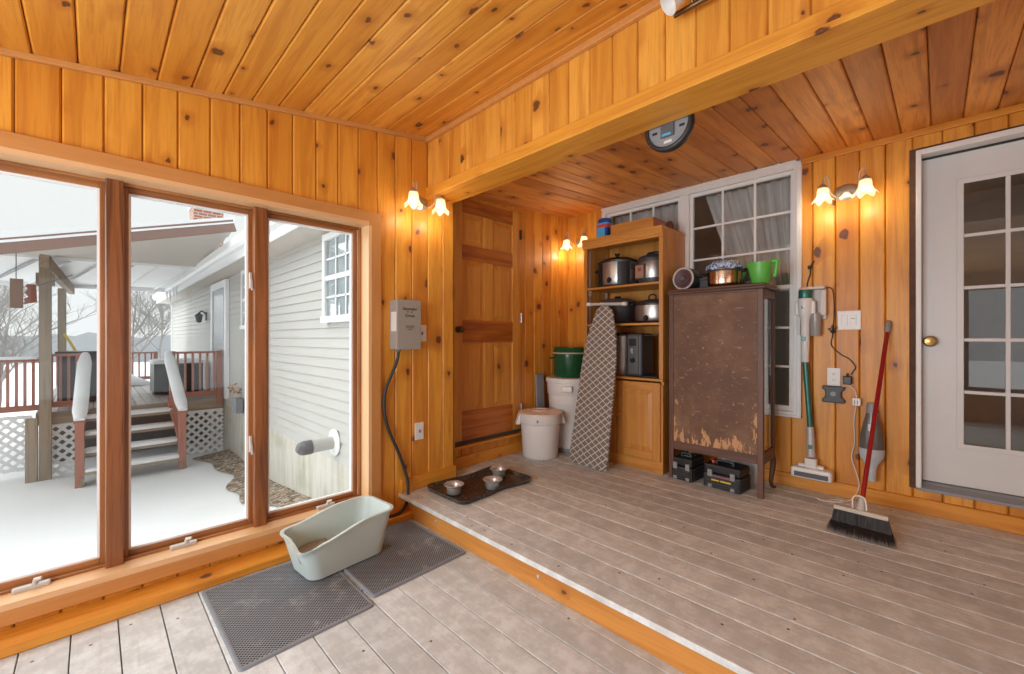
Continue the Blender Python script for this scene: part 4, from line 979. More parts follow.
for sg in (-1, 1):
    c = V((0, sg*.113, .112)); mb = MB(); mb.tube(spline([c+V((.035, -sg*.004, 0)), c+V((.03, sg*.035, 0)), c+V((-.03, sg*.035, 0)), c+V((-.035, -sg*.004, 0))], 5), .007, 8); mb.build('handle', M['black'], pp)
cl = MB(); rings = []
for j in range(9):
    t = j/8; rr = .118*math.cos(t*PI/2*.98); z = .010+.062*math.sin(t*PI/2)
    rings.append([V((rr*1.08*(1+.07*math.sin(5*a+j)*(1-t))*math.cos(a), rr*(1+.07*math.sin(7*a)*(1-t))*math.sin(a), z+.008*math.sin(6*a+1.3*j)*(1-t*.6))) for a in [2*PI*k/44 for k in range(44)]])
cl.loft([[V((p.x*.98, p.y*.98, p.z-.012)) for p in rings[0]]]+rings, True, True)
tag(cl.build('dish_cloth', M['cloth'], loc=(3.29, 1.11, AZ+.132)), 'bunched blue and white patterned cloth on top of the steel pan', 'cloth')
pt = thing('pitcher', 'bright green plastic pouring pitcher on the right of the antique cabinet', 'pitcher', (3.27, .868, AZ))
mb = MB(); rings = []
for rr, z in ((.050, 0), (.053, .004), (.066, .10), (.073, .15), (.071, .15), (.064, .10), (.050, .008)):
    ring = []
    for k in range(40):
        a = 2*PI*k/40; f = 1+ (.35*max(0, math.cos(a-PI/2))**10*(z/.15)**2)
        ring.append(V((rr*f*math.cos(a), rr*f*math.sin(a), z+.012*max(0, math.cos(a-PI/2))**10*(z/.15))))
    rings.append(ring)
mb.loft(rings, True, True); mb.build('body', M['lime'], pt)
mb = MB(); mb.tube(spline([(0, -.064, .146), (0, -.086, .156), (0, -.098, .150), (0, -.095, .10), (0, -.084, .045)], 6), [.014]*24+[.011], 8); mb.build('handle', M['lime'], pt)
db = thing('mixer_attachment', 'black plastic attachments piled between the pan and the green pitcher', 'kitchen attachment', (3.37, .965, AZ))
mb = MB(); mb.cb((-.03, 0, .012), (.07, .10, .024)); mb.cb((.01, .0, .035), (.05, .07, .028)); mb.build('body', M['black'], db, bevel=.006)
mb = MB(); mb.tube(spline([(-.02, .03, .03), (0, .01, .09), (.02, -.02, .13), (0, -.045, .10), (-.02, -.05, .02)], 6), .008, 8); mb.tube([(0, .03, .03), (.02, .035, .14)], .016, 10); mb.build('bracket', M['charcoal'], db)
gr = thing('plastic_cup', 'small light green cup behind the steel pan', 'cup', (3.385, 1.045, AZ))
mb = MB(); mb.lathe([(0, 0), (.04, 0), (.058, .10), (.060, .13), (.057, .13), (.038, .006), (0, .006)], 28); mb.build('body', M['lime'], gr)
dk = thing('small_box', 'small dark box between the round jar and the steel pan', 'small box', (3.33, 1.265, AZ))
mb = MB(); mb.box(-.03, .03, -.035, .03, 0, .075); mb.build('box_body', M['charcoal'], dk, bevel=.006)
mb = MB(); mb.box(-.034, .034, -.039, .034, .075, .088); mb.build('box_lid', M['darkgrey'], dk, bevel=.004)

# cases below the antique cabinet
def case(label, loc, rotz, L, Dp, H, yellow):
    t = thing('tool_case', label, 'tool case', loc, rotz, 'black cases under the antique cabinet')
    mb = MB(); mb.box(-Dp/2, Dp/2, -L/2, L/2, 0, H*.62); mb.build('bottom_shell', M['black'], t, bevel=.008)
    mb = MB(); mb.box(-Dp/2+.004, Dp/2-.004, -L/2+.004, L/2-.004, H*.64, H); lid = mb.build('top_shell', M['black'], t, bevel=.010)
    mb = MB()
    for k in range(5): z = H*(.08+.11*k); mb.box(-Dp/2-.005, -Dp/2+.002, -L/2+.015, L/2-.015, z, z+.009)
    for k in range(5): z = H*(.08+.11*k); mb.box(-Dp/2+.02, Dp/2-.02, -L/2-.005, -L/2+.002, z, z+.009)
    mb.build('side_rib', M['charcoal'], t, bevel=.002)
    for y in (-L*.30, L*.30):
        mb = MB(); mb.box(-Dp/2-.012, -Dp/2+.002, y-.016, y+.016, H*.5, H*.80); mb.build('latch', M['midgrey'], t, bevel=.003)
        mb = MB(); mb.box(-Dp/2-.011, -Dp/2+.002, y-.014, y+.014, H*.04, H*.18); mb.build('corner_foot', M['midgrey'], t, bevel=.003)
    mb = MB(); mb.tube(spline([(-.03, -L*.22, H), (-.03, -L*.20, H+.022), (-.03, 0, H+.026), (-.03, L*.20, H+.022), (-.03, L*.22, H)], 5), .009, 8); mb.build('handle', M['charcoal'], lid)
    if yellow:
        mb = MB(); mb.box(-Dp/2-.0085, -Dp/2, -L*.26, L*.02, H*.34, H*.40); mb.box(-Dp/2-.0085, -Dp/2, L*.05, L*.26, H*.34, H*.40); mb.build('yellow_label', M['yellow'], t)
        mb = MB(); mb.box(-Dp/2-.0085, -Dp/2, -L*.28, L*.28, H*.50, H*.58); mb.build('printed_strip', plain('printed_strip', (.24, .12, .14), .5, var=.3, sc=50), t)
        mb = MB(); mb.lathe([(0, 0), (.014, 0), (.012, .016), (0, .018)], 14, T(-.02, L*.33, H)); mb.build('red_button', M['redlab'], t)
    else:
        mb = MB(); mb.box(-.02, .06, -L*.2, L*.3, H, H+.006); mb.build('green_label', plain('green_label', (.08, .20, .15), .5), lid)
    return t
case('black tool case with a plain side under the left of the antique cabinet', (3.245, 1.355, R), math.radians(-4), .16, .21, .165, False)
case('black tool case with yellow label strip under the antique cabinet', (3.235, 1.075, R), math.radians(-3), .255, .19, .165, True)
wp = thing('white_board', 'white board leaning on the wall behind the tool cases', 'panel', (3.47, 1.06, R))
mb = MB(); mb.box(0, .02, -.135, .135, 0, .29); mb.build('board', M['white'], wp, bevel=.003)
mb = MB(); mb.box(-.004, .026, -.145, .145, .275, .298); mb.build('top_edge', M['white'], wp, bevel=.004)

# ---------------------------------------------------------------- stick vacuum on its wall dock. Local: x out of wall = -x
sv = thing('stick_vacuum', 'white and teal cordless stick vacuum docked on the wall beside the window', 'vacuum cleaner', (3.535, .660, R))
mb = MB(); mb.lathe([(0, 1.425), (.030, 1.422), (.037, 1.412), (.038, 1.405), (0, 1.405)], 28); mb.build('top_cap', plain('rosy_filter', (.72, .52, .44), .5), sv)
mb = MB(); mb.lathe([(.038, 1.345), (.040, 1.35), (.040, 1.40), (.037, 1.407), (0, 1.407)], 28); mb.build('motor_ring', M['teal'], sv)
mb = MB(); mb.lathe([(0, 1.345), (.043, 1.345), (.046, 1.33), (.042, 1.25), (.030, 1.20), (.027, 1.19), (.026, 1.02), (.023, .905), (.018, .90), (0, .90)], 28); bd = mb.build('body', M['plastic'], sv)
for z in (1.285, 1.065):
    mb = MB(); mb.cb((-.040 if z > 1.2 else -.027, .004, z), (.006, .022, .028)); mb.build('button', M['teal'], bd, bevel=.003)
for sg, w in ((-1, .040), (1, .030)):
    mb = MB(); mb.cb((.008, sg*.046, 1.28), (.05, .03, .10)); mb.build('side_wing', M['plastic'], bd, bevel=.010)
mb = MB(); mb.lathe([(0, 1.085), (.028, 1.085), (.032, 1.10), (.034, 1.24), (0, 1.245)], 24, T(.012, -.058, 0)); mb.build('dust_cup', plain('smoked_cup', (.34, .31, .29), .2), sv)
mb = MB(); mb.box(-.01, .03, .028, .042, 1.09, 1.26); mb.build('battery_pack', M['lightgrey'], sv, bevel=.004)
mb = MB(); mb.tube([(0, 0, .905), (-.004, -.030, .45)], .0165, 16); mb.build('tube', M['teal'], sv)
mb = MB(); mb.tube([(-.004, -.030, .455), (-.006, -.036, .25)], [.022, .026], 14); mb.build('tube_socket', M['lightgrey'], sv)
mb = MB(); mb.cb((-.029, -.034, .32), (.006, .022, .03)); mb.build('release_button', M['teal'], sv, bevel=.003)
hd = MB(); hd.cb((-.03, -.044, .142), (.085, .235, .072)); h_ = hd.build('floor_head', M['plastic'], sv, bevel=.016, seg=3)
mb = MB(); mb.box(-.0745, -.072, -.141, .052, .118, .150); mb.build('brush_window', M['darkgrey'], h_)
mb = MB(); mb.cb((-.01, -.036, .20), (.05, .07, .08)); mb.tube([(-.01, .039, .18), (-.01, -.111, .18)], .018, 12); mb.build('neck', M['plastic'], h_, bevel=.008)
dk_ = MB(); dk_.box(-.02, .065, -.115, .035, 1.405, 1.425); dk_.box(.045, .065, -.115, -.02, 1.20, 1.425); dk_.box(-.0, .05, -.118, -.085, 1.225, 1.40)
dk_.build('wall_dock', plain('dock_plastic', (.66, .60, .54), .45), sv, bevel=.004)
mb = MB(); pts = spline([(3.575, .545, 1.553), (3.57, .52, 1.55), (3.575, .507, 1.51), (3.592, .505, 1.40), (3.592, .508, 1.32), (3.586, .512, 1.27), (3.592, .515, 1.22), (3.592, .52, 1.16), (3.592, .47, 1.10), (3.592, .425, 1.07), (3.590, .392, 1.02), (3.588, .405, .985), (3.585, .413, .965)], 8)
mb.tube([p-V((3.59, .51, 1.27)) for p in pts], .0032, 8)
for k in range(5):
    a = k*1.3; mb.tube(spline([(-.004, .0, -.03), (-.012, .012*math.cos(a), -.01+.012*math.sin(a)), (-.012, .026*math.cos(a), .026*math.sin(a)), (-.006, .01*math.cos(a+.6), .02*math.sin(a+.5)), (-.004, 0, .01)], 4), .003, 6)
cord_mb = mb
pg = thing('vacuum_charger', 'black charger plugged into the outlet, its thin cord bundled beside the stick vacuum', 'charger', (XR-.010, .432, .93), -PI/2)
cord_mb.v = [RZ(PI/2) @ (p+V((3.59, .51, 1.27))-V((XR-.010, .432, .93))) for p in cord_mb.v]; cord_mb.build('charger_cord', M['rubber'], pg)
mb = MB(); mb.box(-.022, .024, -.042, 0, -.028, .026); mb.build('plug_body', M['black'], pg, bevel=.005)
mb = MB(); mb.tube([(0, -.02, .026), (0, -.02, .045)], .006, 8); mb.build('strain_relief', M['rubber'], pg)
ad = thing('wall_bracket', 'black wall bracket with a pale emblem just below the wall outlet', 'bracket', (XR, .508, .828), -PI/2)
mb = MB(); mb.prism([(-.062, -.058), (.062, -.058), (.062, -.035), (.045, -.02), (.045, .02), (.062, .035), (.062, .055), (-.062, .055), (-.062, .035), (-.045, .02), (-.045, -.02), (-.062, -.035)], 'y', -.03, 0); mb.build('bracket_body', M['charcoal'], ad, bevel=.006)
mb = MB(); mb.lathe([(0, .001), (.016, .001), (.016, 0)], 16, T(0, -.030, .002) @ RX(PI/2)); mb.build('emblem', M['midgrey'], ad)
mb = MB(); mb.tube([p-V((XR, .66, 1.69)) for p in spline([(3.592, .615, 1.75), (3.585, .635, 1.72), (3.590, .64, 1.69), (3.59, .64, 1.66), (3.592, .655, 1.61), (3.594, .662, 1.56)], 6)], .004, 8); mb.lathe([(0, -.012), (.012, -.008), (.014, .01), (0, .018)], 12, T(-.014, -.018, .015))
tag(mb.build('hanging_cord', M['rubber'], loc=(XR, .66, 1.69)), 'short black cord with a knot hanging above the stick vacuum', 'cord')

# hand vacuum with its white cord
hv = thing('hand_vacuum', 'grey handheld vacuum hanging nose-up on the wall behind the broom', 'hand vacuum', (3.535, .305, R))
mb = MB(); mb.lathe([(0, .655), (.022, .655), (.026, .63), (.028, .59), (0, .59)], 24); mb.build('nozzle', M['midgrey'], hv)
mb = MB(); mb.lathe([(.026, .60), (.034, .56), (.056, .46), (.062, .40), (.062, .365), (0, .36)], 32, None, .85, 1); cup = mb.build('dust_cup', plain('smoky_plastic', (.13, .12, .115), .2), hv)
mb = MB(); mb.lathe([(0, .368), (.064, .366), (.065, .335), (.056, .30), (.034, .265), (.025, .235), (.022, .165), (.018, .155), (0, .155)], 32, None, .85, 1); mb.build('handle_body', plain('pale_blue_grey', (.50, .53, .56), .4), hv)
mb = MB(); mb.box(.03, .064, -.03, .03, .30, .60); mb.build('wall_cradle', M['midgrey'], hv, bevel=.006)
mb = MB(); mb.cb((-.038, .0, .50), (.01, .03, .05)); mb.build('release_button', M['lightgrey'], cup, bevel=.004)
mb = MB(); pts = spline([(3.575, .455, .885), (3.565, .42, .892), (3.57, .395, .87), (3.57, .385, .83), (3.575, .385, .78), (3.58, .398, .66), (3.582, .395, .52), (3.58, .41, .42), (3.575, .385, .32), (3.562, .37, .24), (3.50, .40, .165), (3.44, .46, .146), (3.42, .51, .146), (3.46, .49, .147), (3.48, .44, .148), (3.44, .44, .150), (3.40, .50, .147), (3.39, .55, .147), (3.41, .57, .150)], 8)
wpg = thing('white_adapter', 'small white adapter and its thin white cord trailing down to the floor', 'adapter', (3.572, .383, .79), -PI/2)
mb.tube([RZ(PI/2) @ (p-V((3.572, .383, .79))) for p in pts], .0033, 8); mb.build('power_cord', M['label'], wpg)
mb = MB(); mb.box(-.022, .022, -.02, .018, -.026, .026); mb.build('plug_body', M['plastic'], wpg, bevel=.006)
mb = MB(); mb.box(-.010, -.006, -.0205, -.018, -.014, .010); mb.box(.004, .008, -.0205, -.018, -.014, .010); mb.build('pin_slot', M['darkgrey'], wpg)

# broom leaning on the wall
br = thing('broom', 'push broom with red handle leaning on the wall, bristles on the floor', 'broom', (2.955, .300, R))
a_, b_ = V((.020, .0, .150)), V((.625, -.075, 1.175))
mb = MB(); mb.tube([a_, b_], .0115, 14); mb.build('handle', M['redpaint'], br)
d = (b_-a_).normalized()
mb = MB(); mb.tube([b_-d*.085, b_-d*.07, b_-d*.01, b_+d*.005], [.0135, .016, .015, .006], 14); mb.build('end_cap', M['midgrey'], br)
yv = V((-.06, -1, 0)).normalized()
def along(s, z, o): return V((.0, .005, 0)) + yv*s + V((o, 0, z))
mb = MB(); vs = []
rings = [[along(s, .118, -.022), along(s, .118, .022), along(s, .140, .020), along(s, .140, -.020)] for s in (-.112, .120)]
mb.loft(rings, True, False); mb.build('broom_head', plain('cream_block', (.55, .47, .38), .6), br, bevel=.004)
mb = MB(); mb.tube([V((.008, .002, .128)), V((.008, .002, .128))+d*.075], [.022, .015], 12); mb.build('socket', M['lightgrey'], br)
mb = MB(); mb.tube(spline([along(-.03, .14, 0), along(-.026, .20, .012), along(.018, .20, .02), along(.03, .14, 0)], 5), .004, 8); mb.build('wire_brace', M['label'], br)
mb = MB(); rng = random.Random(5)
for k in range(900):
    s = rng.uniform(-.110, .118); o = rng.uniform(-.018, .018); f = s*.27+rng.uniform(-.014, .014); go = -.055+o*1.8+rng.uniform(-.012, .012)
    p = along(s, .12, o); q = along(s+f*.35, .06, o+go*.35); e = along(s+f, .003+rng.uniform(0, .008), o+go)
    w = yv*.0013; w2 = V((.0013, 0, 0))
    mb.add([p-w, p+w, q+w, q-w, e, p+w2, p-w2, q+w2, q-w2], [(0, 1, 2, 3), (3, 2, 4), (5, 6, 8, 7), (7, 8, 4)])
mb.build('bristles', M['black'], br)
# ================================================================ outside the big window
HX = 1.9; HY0, HY1 = 2.96, 18.3
def zg(x, y):
    t = max(0, min(1, (y-4)/5)); t = t*t*(3-2*t)
    return -.78-.27*t+.05*mnoise.noise(V((x*.5, y*.5, 3)))+.02*mnoise.noise(V((x*1.7, y*1.7, 1)))
mb = MB(); nx, ny = 70, 90; vs = []; fs = []
for j in range(ny+1):
    for i in range(nx+1):
        x = -34+36*(1-(1-i/nx)**2.2); y = 2.85+57*(j/ny)**2.2; vs.append((x, y, zg(x, y)))
for j in range(ny):
    for i in range(nx): a = j*(nx+1)+i; fs.append((a, a+1, a+nx+2, a+nx+1))
mb.add(vs, fs, True); o = struct('ground', mb, M['snow'])
mb = MB(); mb.add([(-60, -60, -1.25), (60, -60, -1.25), (60, 70, -1.25), (-60, 70, -1.25)], [(0, 1, 2, 3)]); struct('ground.001', mb, M['snow'])
# bare strip of leaf litter along the foundation
mb = MB(); rr_ = random.Random(3); vs = []; fs = []; n = 60
for j in range(n+1):
    y = 3.2+6.6*j/n; w = .42+.10*math.sin(y*2.1)+.06*math.sin(y*5.3)
    for k in range(4): x = HX-.016-w*(1-k/3); vs.append((x, y, zg(x, y)+.016+.02*k))
for j in range(n):
    for k in range(3): a = j*4+k; fs.append((a, a+1, a+5, a+4))
mb.add(vs, fs); tag(mb.build('leaf_litter', M['leaves']), 'dead leaves and gravel in a bare strip along the foundation', 'leaf litter', kind='stuff')

# clapboard house wall running away from the window
SB, ST = -.13, 2.42
mb = MB(); c_ = .112; k = 0; z = SB
while z < ST:
    z1 = min(z+c_, ST)
    mb.add([(HX-.020, y, z) for y in (HY0, HY1)]+[(HX-.004, y, z1) for y in (HY1, HY0)]+[(HX+.03, y, z) for y in (HY0, HY1)]+[(HX+.03, y, z1) for y in (HY1, HY0)], [(0, 1, 2, 3), (0, 4, 5, 1), (1, 5, 6, 2), (3, 2, 6, 7), (0, 3, 7, 4)])
    z += c_
struct('wall_exterior', mb, M['siding'])
mb = MB(); mb.box(HX-.012, HX+.25, HY0, HY1-.05, -1.6, SB+.005); struct('wall_foundation', mb, M['concrete'])
mb = MB(); mb.box(HX-.032, HX+.06, HY1-.10, HY1+.03, SB, ST); struct('trim_14', mb, M['extwhite'])
mb = MB(); mb.box(HX+.02, HX+6, HY1-.02, HY1+.01, -1.4, 2.6); struct('wall_exterior_end', mb, M['siding'])
# eave: soffit, fascia with gutter, snowy roof
EX, EZ = 1.55, 2.395
mb = MB(); mb.box(EX, HX+.1, HY0-.2, HY1+.5, EZ, EZ+.02); struct('trim_15', mb, M['soffit'])
mb = MB(); mb.box(EX-.02, EX, HY0-.2, HY1+.5, EZ-.01, EZ+.15); mb.prism([(EX-.13, EZ+.25), (EX-.125, EZ+.15), (EX-.09, EZ+.11), (EX-.02, EZ+.11), (EX-.02, EZ+.25), (EX-.03, EZ+.25), (EX-.03, EZ+.125), (EX-.085, EZ+.125), (EX-.115, EZ+.16), (EX-.122, EZ+.25)], 'y', HY0-.2, HY1+.5)
tag(mb.build('gutter', M['extwhite']), 'white eave gutter along the house roof edge', 'gutter')
mb = MB(); mb.add([(EX-.03, HY0-.2, EZ+.2), (EX-.03, HY1+.5, EZ+.2), (HX+3.5, HY1+.5, EZ+2.0), (HX+3.5, HY0-.2, EZ+2.0), (EX-.03, HY0-.2, EZ+.27), (EX-.03, HY1+.5, EZ+.27), (HX+3.5, HY1+.5, EZ+2.07), (HX+3.5, HY0-.2, EZ+2.07)], [(0,3,2,1), (4,5,6,7), (0,1,5,4), (1,2,6,5), (2,3,7,6), (3,0,4,7)])
struct('roof_house', mb, M['snow'])
for k, (y, L) in enumerate(((13.4, .34), (13.9, .22), (14.6, .42), (15.3, .26))):
    mb = MB(); mb.tube([(0, 0, 0), (.004, 0, -L*.5), (0, .004, -L)], [.035, .02, .003], 8); tag(mb.build('icicle', M['snow'], loc=(EX-.085, y, EZ+.108)), 'white icicle hanging from the far end of the white gutter', 'icicle', 'icicles on the gutter')
# brick chimney
cx, cy = 2.40, 15.4; b = MB()
def brickbox(b, x0, x1, y0, y1, z0, z1):
    for p, q in (((x0, y0), (x1, y0)), ((x1, y0), (x1, y1)), ((x1, y1), (x0, y1)), ((x0, y1), (x0, y0))):
        L = math.hypot(q[0]-p[0], q[1]-p[1])
        b.add([(*p, z0), (*q, z0), (*q, z1), (*p, z1)], [(0, 1, 2, 3)], False, [[(0, z0), (L, z0), (L, z1), (0, z1)]], (0, 0))
    b.add([(x0, y0, z1), (x1, y0, z1), (x1, y1, z1), (x0, y1, z1)], [(0, 1, 2, 3)], False, [[(0, 0), (.1, 0), (.1, .1), (0, .1)]], (0, 0))
ch = thing('chimney', 'red brick chimney rising above the snowy house roof', 'chimney', (0, 0, 0))
brickbox(b, cx-.36, cx+.36, cy-.36, cy+.36, 2.6, 5.02); b.build('chimney_stack', M['brick'], ch)
mb = MB(); mb.box(cx-.40, cx+.40, cy-.40, cy+.40, 5.02, 5.10); mb.build('chimney_cap', M['extwhite'], ch)

# small-paned window in the siding, further window and side door
def ext_window(n, y0, y1, z0, z1):
    root = sroot('window_%d' % n)
    x = HX-.045
    mb = MB(); w = .07
    mb.box(x-.03, x+.03, y0, y0+w, z0, z1); mb.box(x-.03, x+.03, y1-w, y1, z0, z1); mb.box(x-.03, x+.03, y0+w, y1-w, z1-w, z1); mb.box(x-.045, x+.03, y0-.01, y1+.01, z0-.0, z0+w); mb.build('window_frame', M['extwhite'], root)
    zm = (z0+z1)/2
    mb = MB(); mb.box(x-.018, x+.01, y0+w, y1-w, zm-.025, zm+.025)
    for k in (1, 2): y = y0+w+(y1-y0-2*w)*k/3; mb.box(x-.008, x+.002, y-.010, y+.010, z0+w, z1-w)
    for z in ((z0+w+zm)/2, (zm+z1-w)/2): mb.box(x-.008, x+.002, y0+w, y1-w, z-.010, z+.010)
    mb.build('muntin_grid', M['extwhite'], root)
    mb = MB(); mb.box(x+.004, x+.008, y0+w, y1-w, z0+w, z1-w); mb.build('pane', M['glass_house'], root)
    mb = MB(); mb.box(x+.012, x+.016, y0+w, y1-w, z0+w, z1-w); mb.build('blind', plain('window_blind', (.50, .55, .60), .7), root)
ext_window(5, 3.98, 4.88, 1.38, 2.36); ext_window(6, 7.80, 8.57, 1.36, 2.38)
root = sroot('door_3')
mb = MB(); x = HX-.045; mb.box(x-.03, x+.03, 9.75, 9.90, .02, 2.36); mb.box(x-.03, x+.03, 11.1, 11.25, .02, 2.36); mb.box(x-.03, x+.03, 9.90, 11.1, 2.22, 2.36); mb.build('door_frame', M['extwhite'], root)
mb = MB(); mb.box(x-.004, x+.02, 9.90, 11.1, .03, 2.22); mb.build('door_slab', plain('storm_door', (.34, .37, .40), .4), root)
mb = MB(); mb.box(x-.010, x-.004, 10.05, 10.95, .25, 1.0); mb.box(x-.010, x-.004, 10.05, 10.95, 1.15, 2.10); mb.build('door_panel', plain('storm_glass', (.42, .45, .48), .2), root)
wl = thing('wall_lantern', 'small dark lantern on the siding beside the side door', 'lantern', (HX-.02, 12.1, 1.72))
mb = MB(); mb.cb((-.01, 0, 0), (.02, .12, .2)); mb.build('backplate', M['black'], wl, bevel=.004)
mb = MB(); mb.tube(spline([(-.01, 0, .05), (-.08, 0, .12), (-.14, 0, .06)], 5), .014, 8); mb.build('arm', M['black'], wl)
mb = MB(); mb.lathe([(.0, -.14), (.05, -.12), (.075, .02), (.09, .03), (.02, .09), (0, .11)], 12, T(-.14, 0, -.02)); mb.build('lamp_head', M['charcoal'], wl)
# dryer vent
vt = thing('dryer_vent', 'white vent pipe with dark hood sticking out of the siding', 'vent', (HX-.02, 4.66, .07))
mb = MB(); mb.lathe([(0, .0), (.145, 0), (.145, .012), (.10, .03), (0, .03)], 36, RY(-PI/2)); mb.build('flange', M['extwhite'], vt)
mb = MB(); mb.tube([(0, 0, 0), (-.27, -.01, -.005)], .068, 24); mb.build('pipe', plain('galvanised_pipe', (.56, .55, .53), .45, .3), vt)
mb = MB(); mb.tube(spline([(-.25, -.01, -.005), (-.33, -.01, -.005), (-.385, -.01, .015)], 5), [.074]*6+[.072, .066, .058, .05, .045], 24); mb.build('hood', plain('dark_hood', (.13, .13, .14), .5, var=.4, sc=20), vt)
eb = thing('meter_box', 'small grey box fixed low on the siding near the deck', 'electrical box', (HX-.03, 8.72, .05))
mb = MB(); mb.box(-.10, 0, -.12, .12, -.16, .10); mb.build('box_body', M['midgrey'], eb, bevel=.01)
mb = MB(); mb.box(-.115, -.10, -.125, .125, -.165, .105); mb.build('box_cover', plain('blue_grey_cover', (.28, .33, .38), .5), eb, bevel=.006)
lf = MB(); rr_ = random.Random(8)
for k in range(16):
    c = V((rr_.uniform(-.09, .05), rr_.uniform(-.22, .22), rr_.uniform(-.03, .12))); q = Matrix.Rotation(rr_.uniform(0, 6), 3, V((rr_.random(), rr_.random(), rr_.random()+.1)).normalized())
    lf.add([c+q @ V(p) for p in ((-.05, 0, 0), (0, -.022, .008), (.05, 0, 0), (0, .022, .008))], [(0, 1, 2, 3)])
lf.tube([(-.02, -.25, -.03), (-.02, 0, 0), (-.02, .24, .08)], .006, 6)
tag(lf.build('dry_twig', M['orange'], loc=(HX-.06, 8.95, .25)), 'twig of dry orange leaves above the small grey box', 'twig')

# ---- raised deck with steps, rails and lattice
DY = 10.2
mb = MB(); planks(mb, (0, 0, 0), (1, 0, 0), (0, 1, 0), (0, 0, 1), -.66, 1.86, DY, 15.6, .14, 0, .03, .004, .008); struct('floor.002', mb, M['deck_ext'])
mb = MB(); mb.box(-.66, 1.86, DY-.02, DY+.02, -.20, -.03); mb.box(-.66, -.62, DY, 15.6, -.2, -.03); struct('trim_16', mb, M['graywood_X'])
def lattice(label, a, b, z0, z1, y_):
    t = thing('lattice_panel', label, 'lattice', (a, y_, z0), 0, 'white lattice under the deck')
    L, H = b-a, z1-z0; mb = MB(); s = .125
    for sg, yy in ((1, 0), (-1, .008)):
        k = -H
        while k < L+H:
            # slat from (k,0) rising at 45 degrees (sg) clipped to the panel
            if sg > 0: x0_, x1_ = max(k, 0), min(k+H, L); p = (x0_, x0_-k); q = (x1_, x1_-k)
            else: x0_, x1_ = max(k, 0), min(k+H, L); p = (x0_, H-(x0_-k)); q = (x1_, H-(x1_-k))
            if x1_-x0_ > .03: mb.beam((p[0], yy, p[1]), (q[0], yy, q[1]), .046, .008, (0, 1, 0))
            k += s*1.2
    mb.build('slats', M['extwhite'], t)
    mb = MB(); mb.box(0, L, .01, .02, 0, .05); mb.box(0, L, .01, .02, H-.05, H); mb.build('frame_rail', M['extwhite'], t)
    return t
lattice('white lattice under the deck between the steps and the house wall', 1.14, 1.86, -1.12, -.20, DY-.0)
lattice('white lattice under the deck between the post and the steps', -.58, -.16, -1.12, -.20, DY-.0)
lattice('white lattice under the side railing at the far left', -3.4, -.72, -.95, -.06, DY+.3)
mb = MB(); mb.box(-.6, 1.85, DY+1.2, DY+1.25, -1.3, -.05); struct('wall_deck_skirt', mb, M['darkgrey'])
st_ = thing('deck_steps', 'snow-covered wooden steps leading up to the deck', 'steps', (.48, DY-.02, -1.05))
for k in range(4):
    zt = .92-.235*(k); yt = -.26*k
    mb = MB(); mb.box(-.60, .60, yt-.28, yt-.0, zt-.045-.0, zt-.0-.0); mb.build('tread', M['graywood_X'], st_)
    mb = MB(); mb.loft([[V((x, y, zt+h)) for x, y in rrect(-.59+e, .59-e, yt-.275+e, yt-.01-e, .05, 3)] for h, e in ((0, 0), (.035, .0), (.055, .03))], True, True); mb.build('snow_cover', M['snow'], st_)
for x in (-.62, .60):
    mb = MB(); mb.prism([(-1.06, 0), (-.80, 0), (-.0, .74), (0, 1.0), (-.02, 1.0), (-1.06, .12)], 'x', x, x+.04); mb.build('stringer', M['graywood_Y'], st_)
def rail(name, label, a, b, z0, z1, n, post_a=True, post_b=True, group='red deck railings'):
    a, b = V((*a, 0)), V((*b, 0)); t = thing(name, label, 'railing', (a.x, a.y, z0), 0, group); d = b-a; H = z1-z0
    mb = MB(); mb.beam((0, 0, H), V((d.x, d.y, H)), .10, .04); mb.build('top_rail', M['redwood_X'], t)
    mb = MB(); mb.beam((0, 0, .10), V((d.x, d.y, .10)), .04, .09); mb.build('bottom_rail', M['redwood_X'], t)
    for i in range(n):
        p = d*((i+.7)/(n+.4)); mb = MB(); mb.cb((p.x, p.y, H/2+.03), (.035, .035, H-.10)); mb.build('baluster', M['redwood_Z'], t)
    for f, p in ((post_a, V((0, 0, 0))), (post_b, d)):
        if f: mb = MB(); mb.cb((p.x, p.y, H/2-.05), (.09, .09, H+.16)); mb.build('rail_post', M['redwood_Z'], t)
    return t
rail('deck_railing', 'short red railing on the deck between the steps and the house', (1.06, DY), (1.80, DY), .02, .93, 6)
rail('deck_railing', 'red railing section between the wooden post and the steps', (-.55, DY), (-.13, DY), .02, .93, 4, False, True)
t = rail('deck_railing', 'red railing at the far left with snow on its top', (-3.4, DY+.3), (-.64, DY+.3), -.04, .84, 30, True, False)
mb = MB(); mb.beam((0, 0, .92), (2.74, 0, .92), .10, .05); mb.build('snow_cap', M['snow'], t)
t = rail('deck_railing', 'far red railing along the back edge of the deck', (-.62, 15.6), (1.25, 15.6), .0, .80, 14)
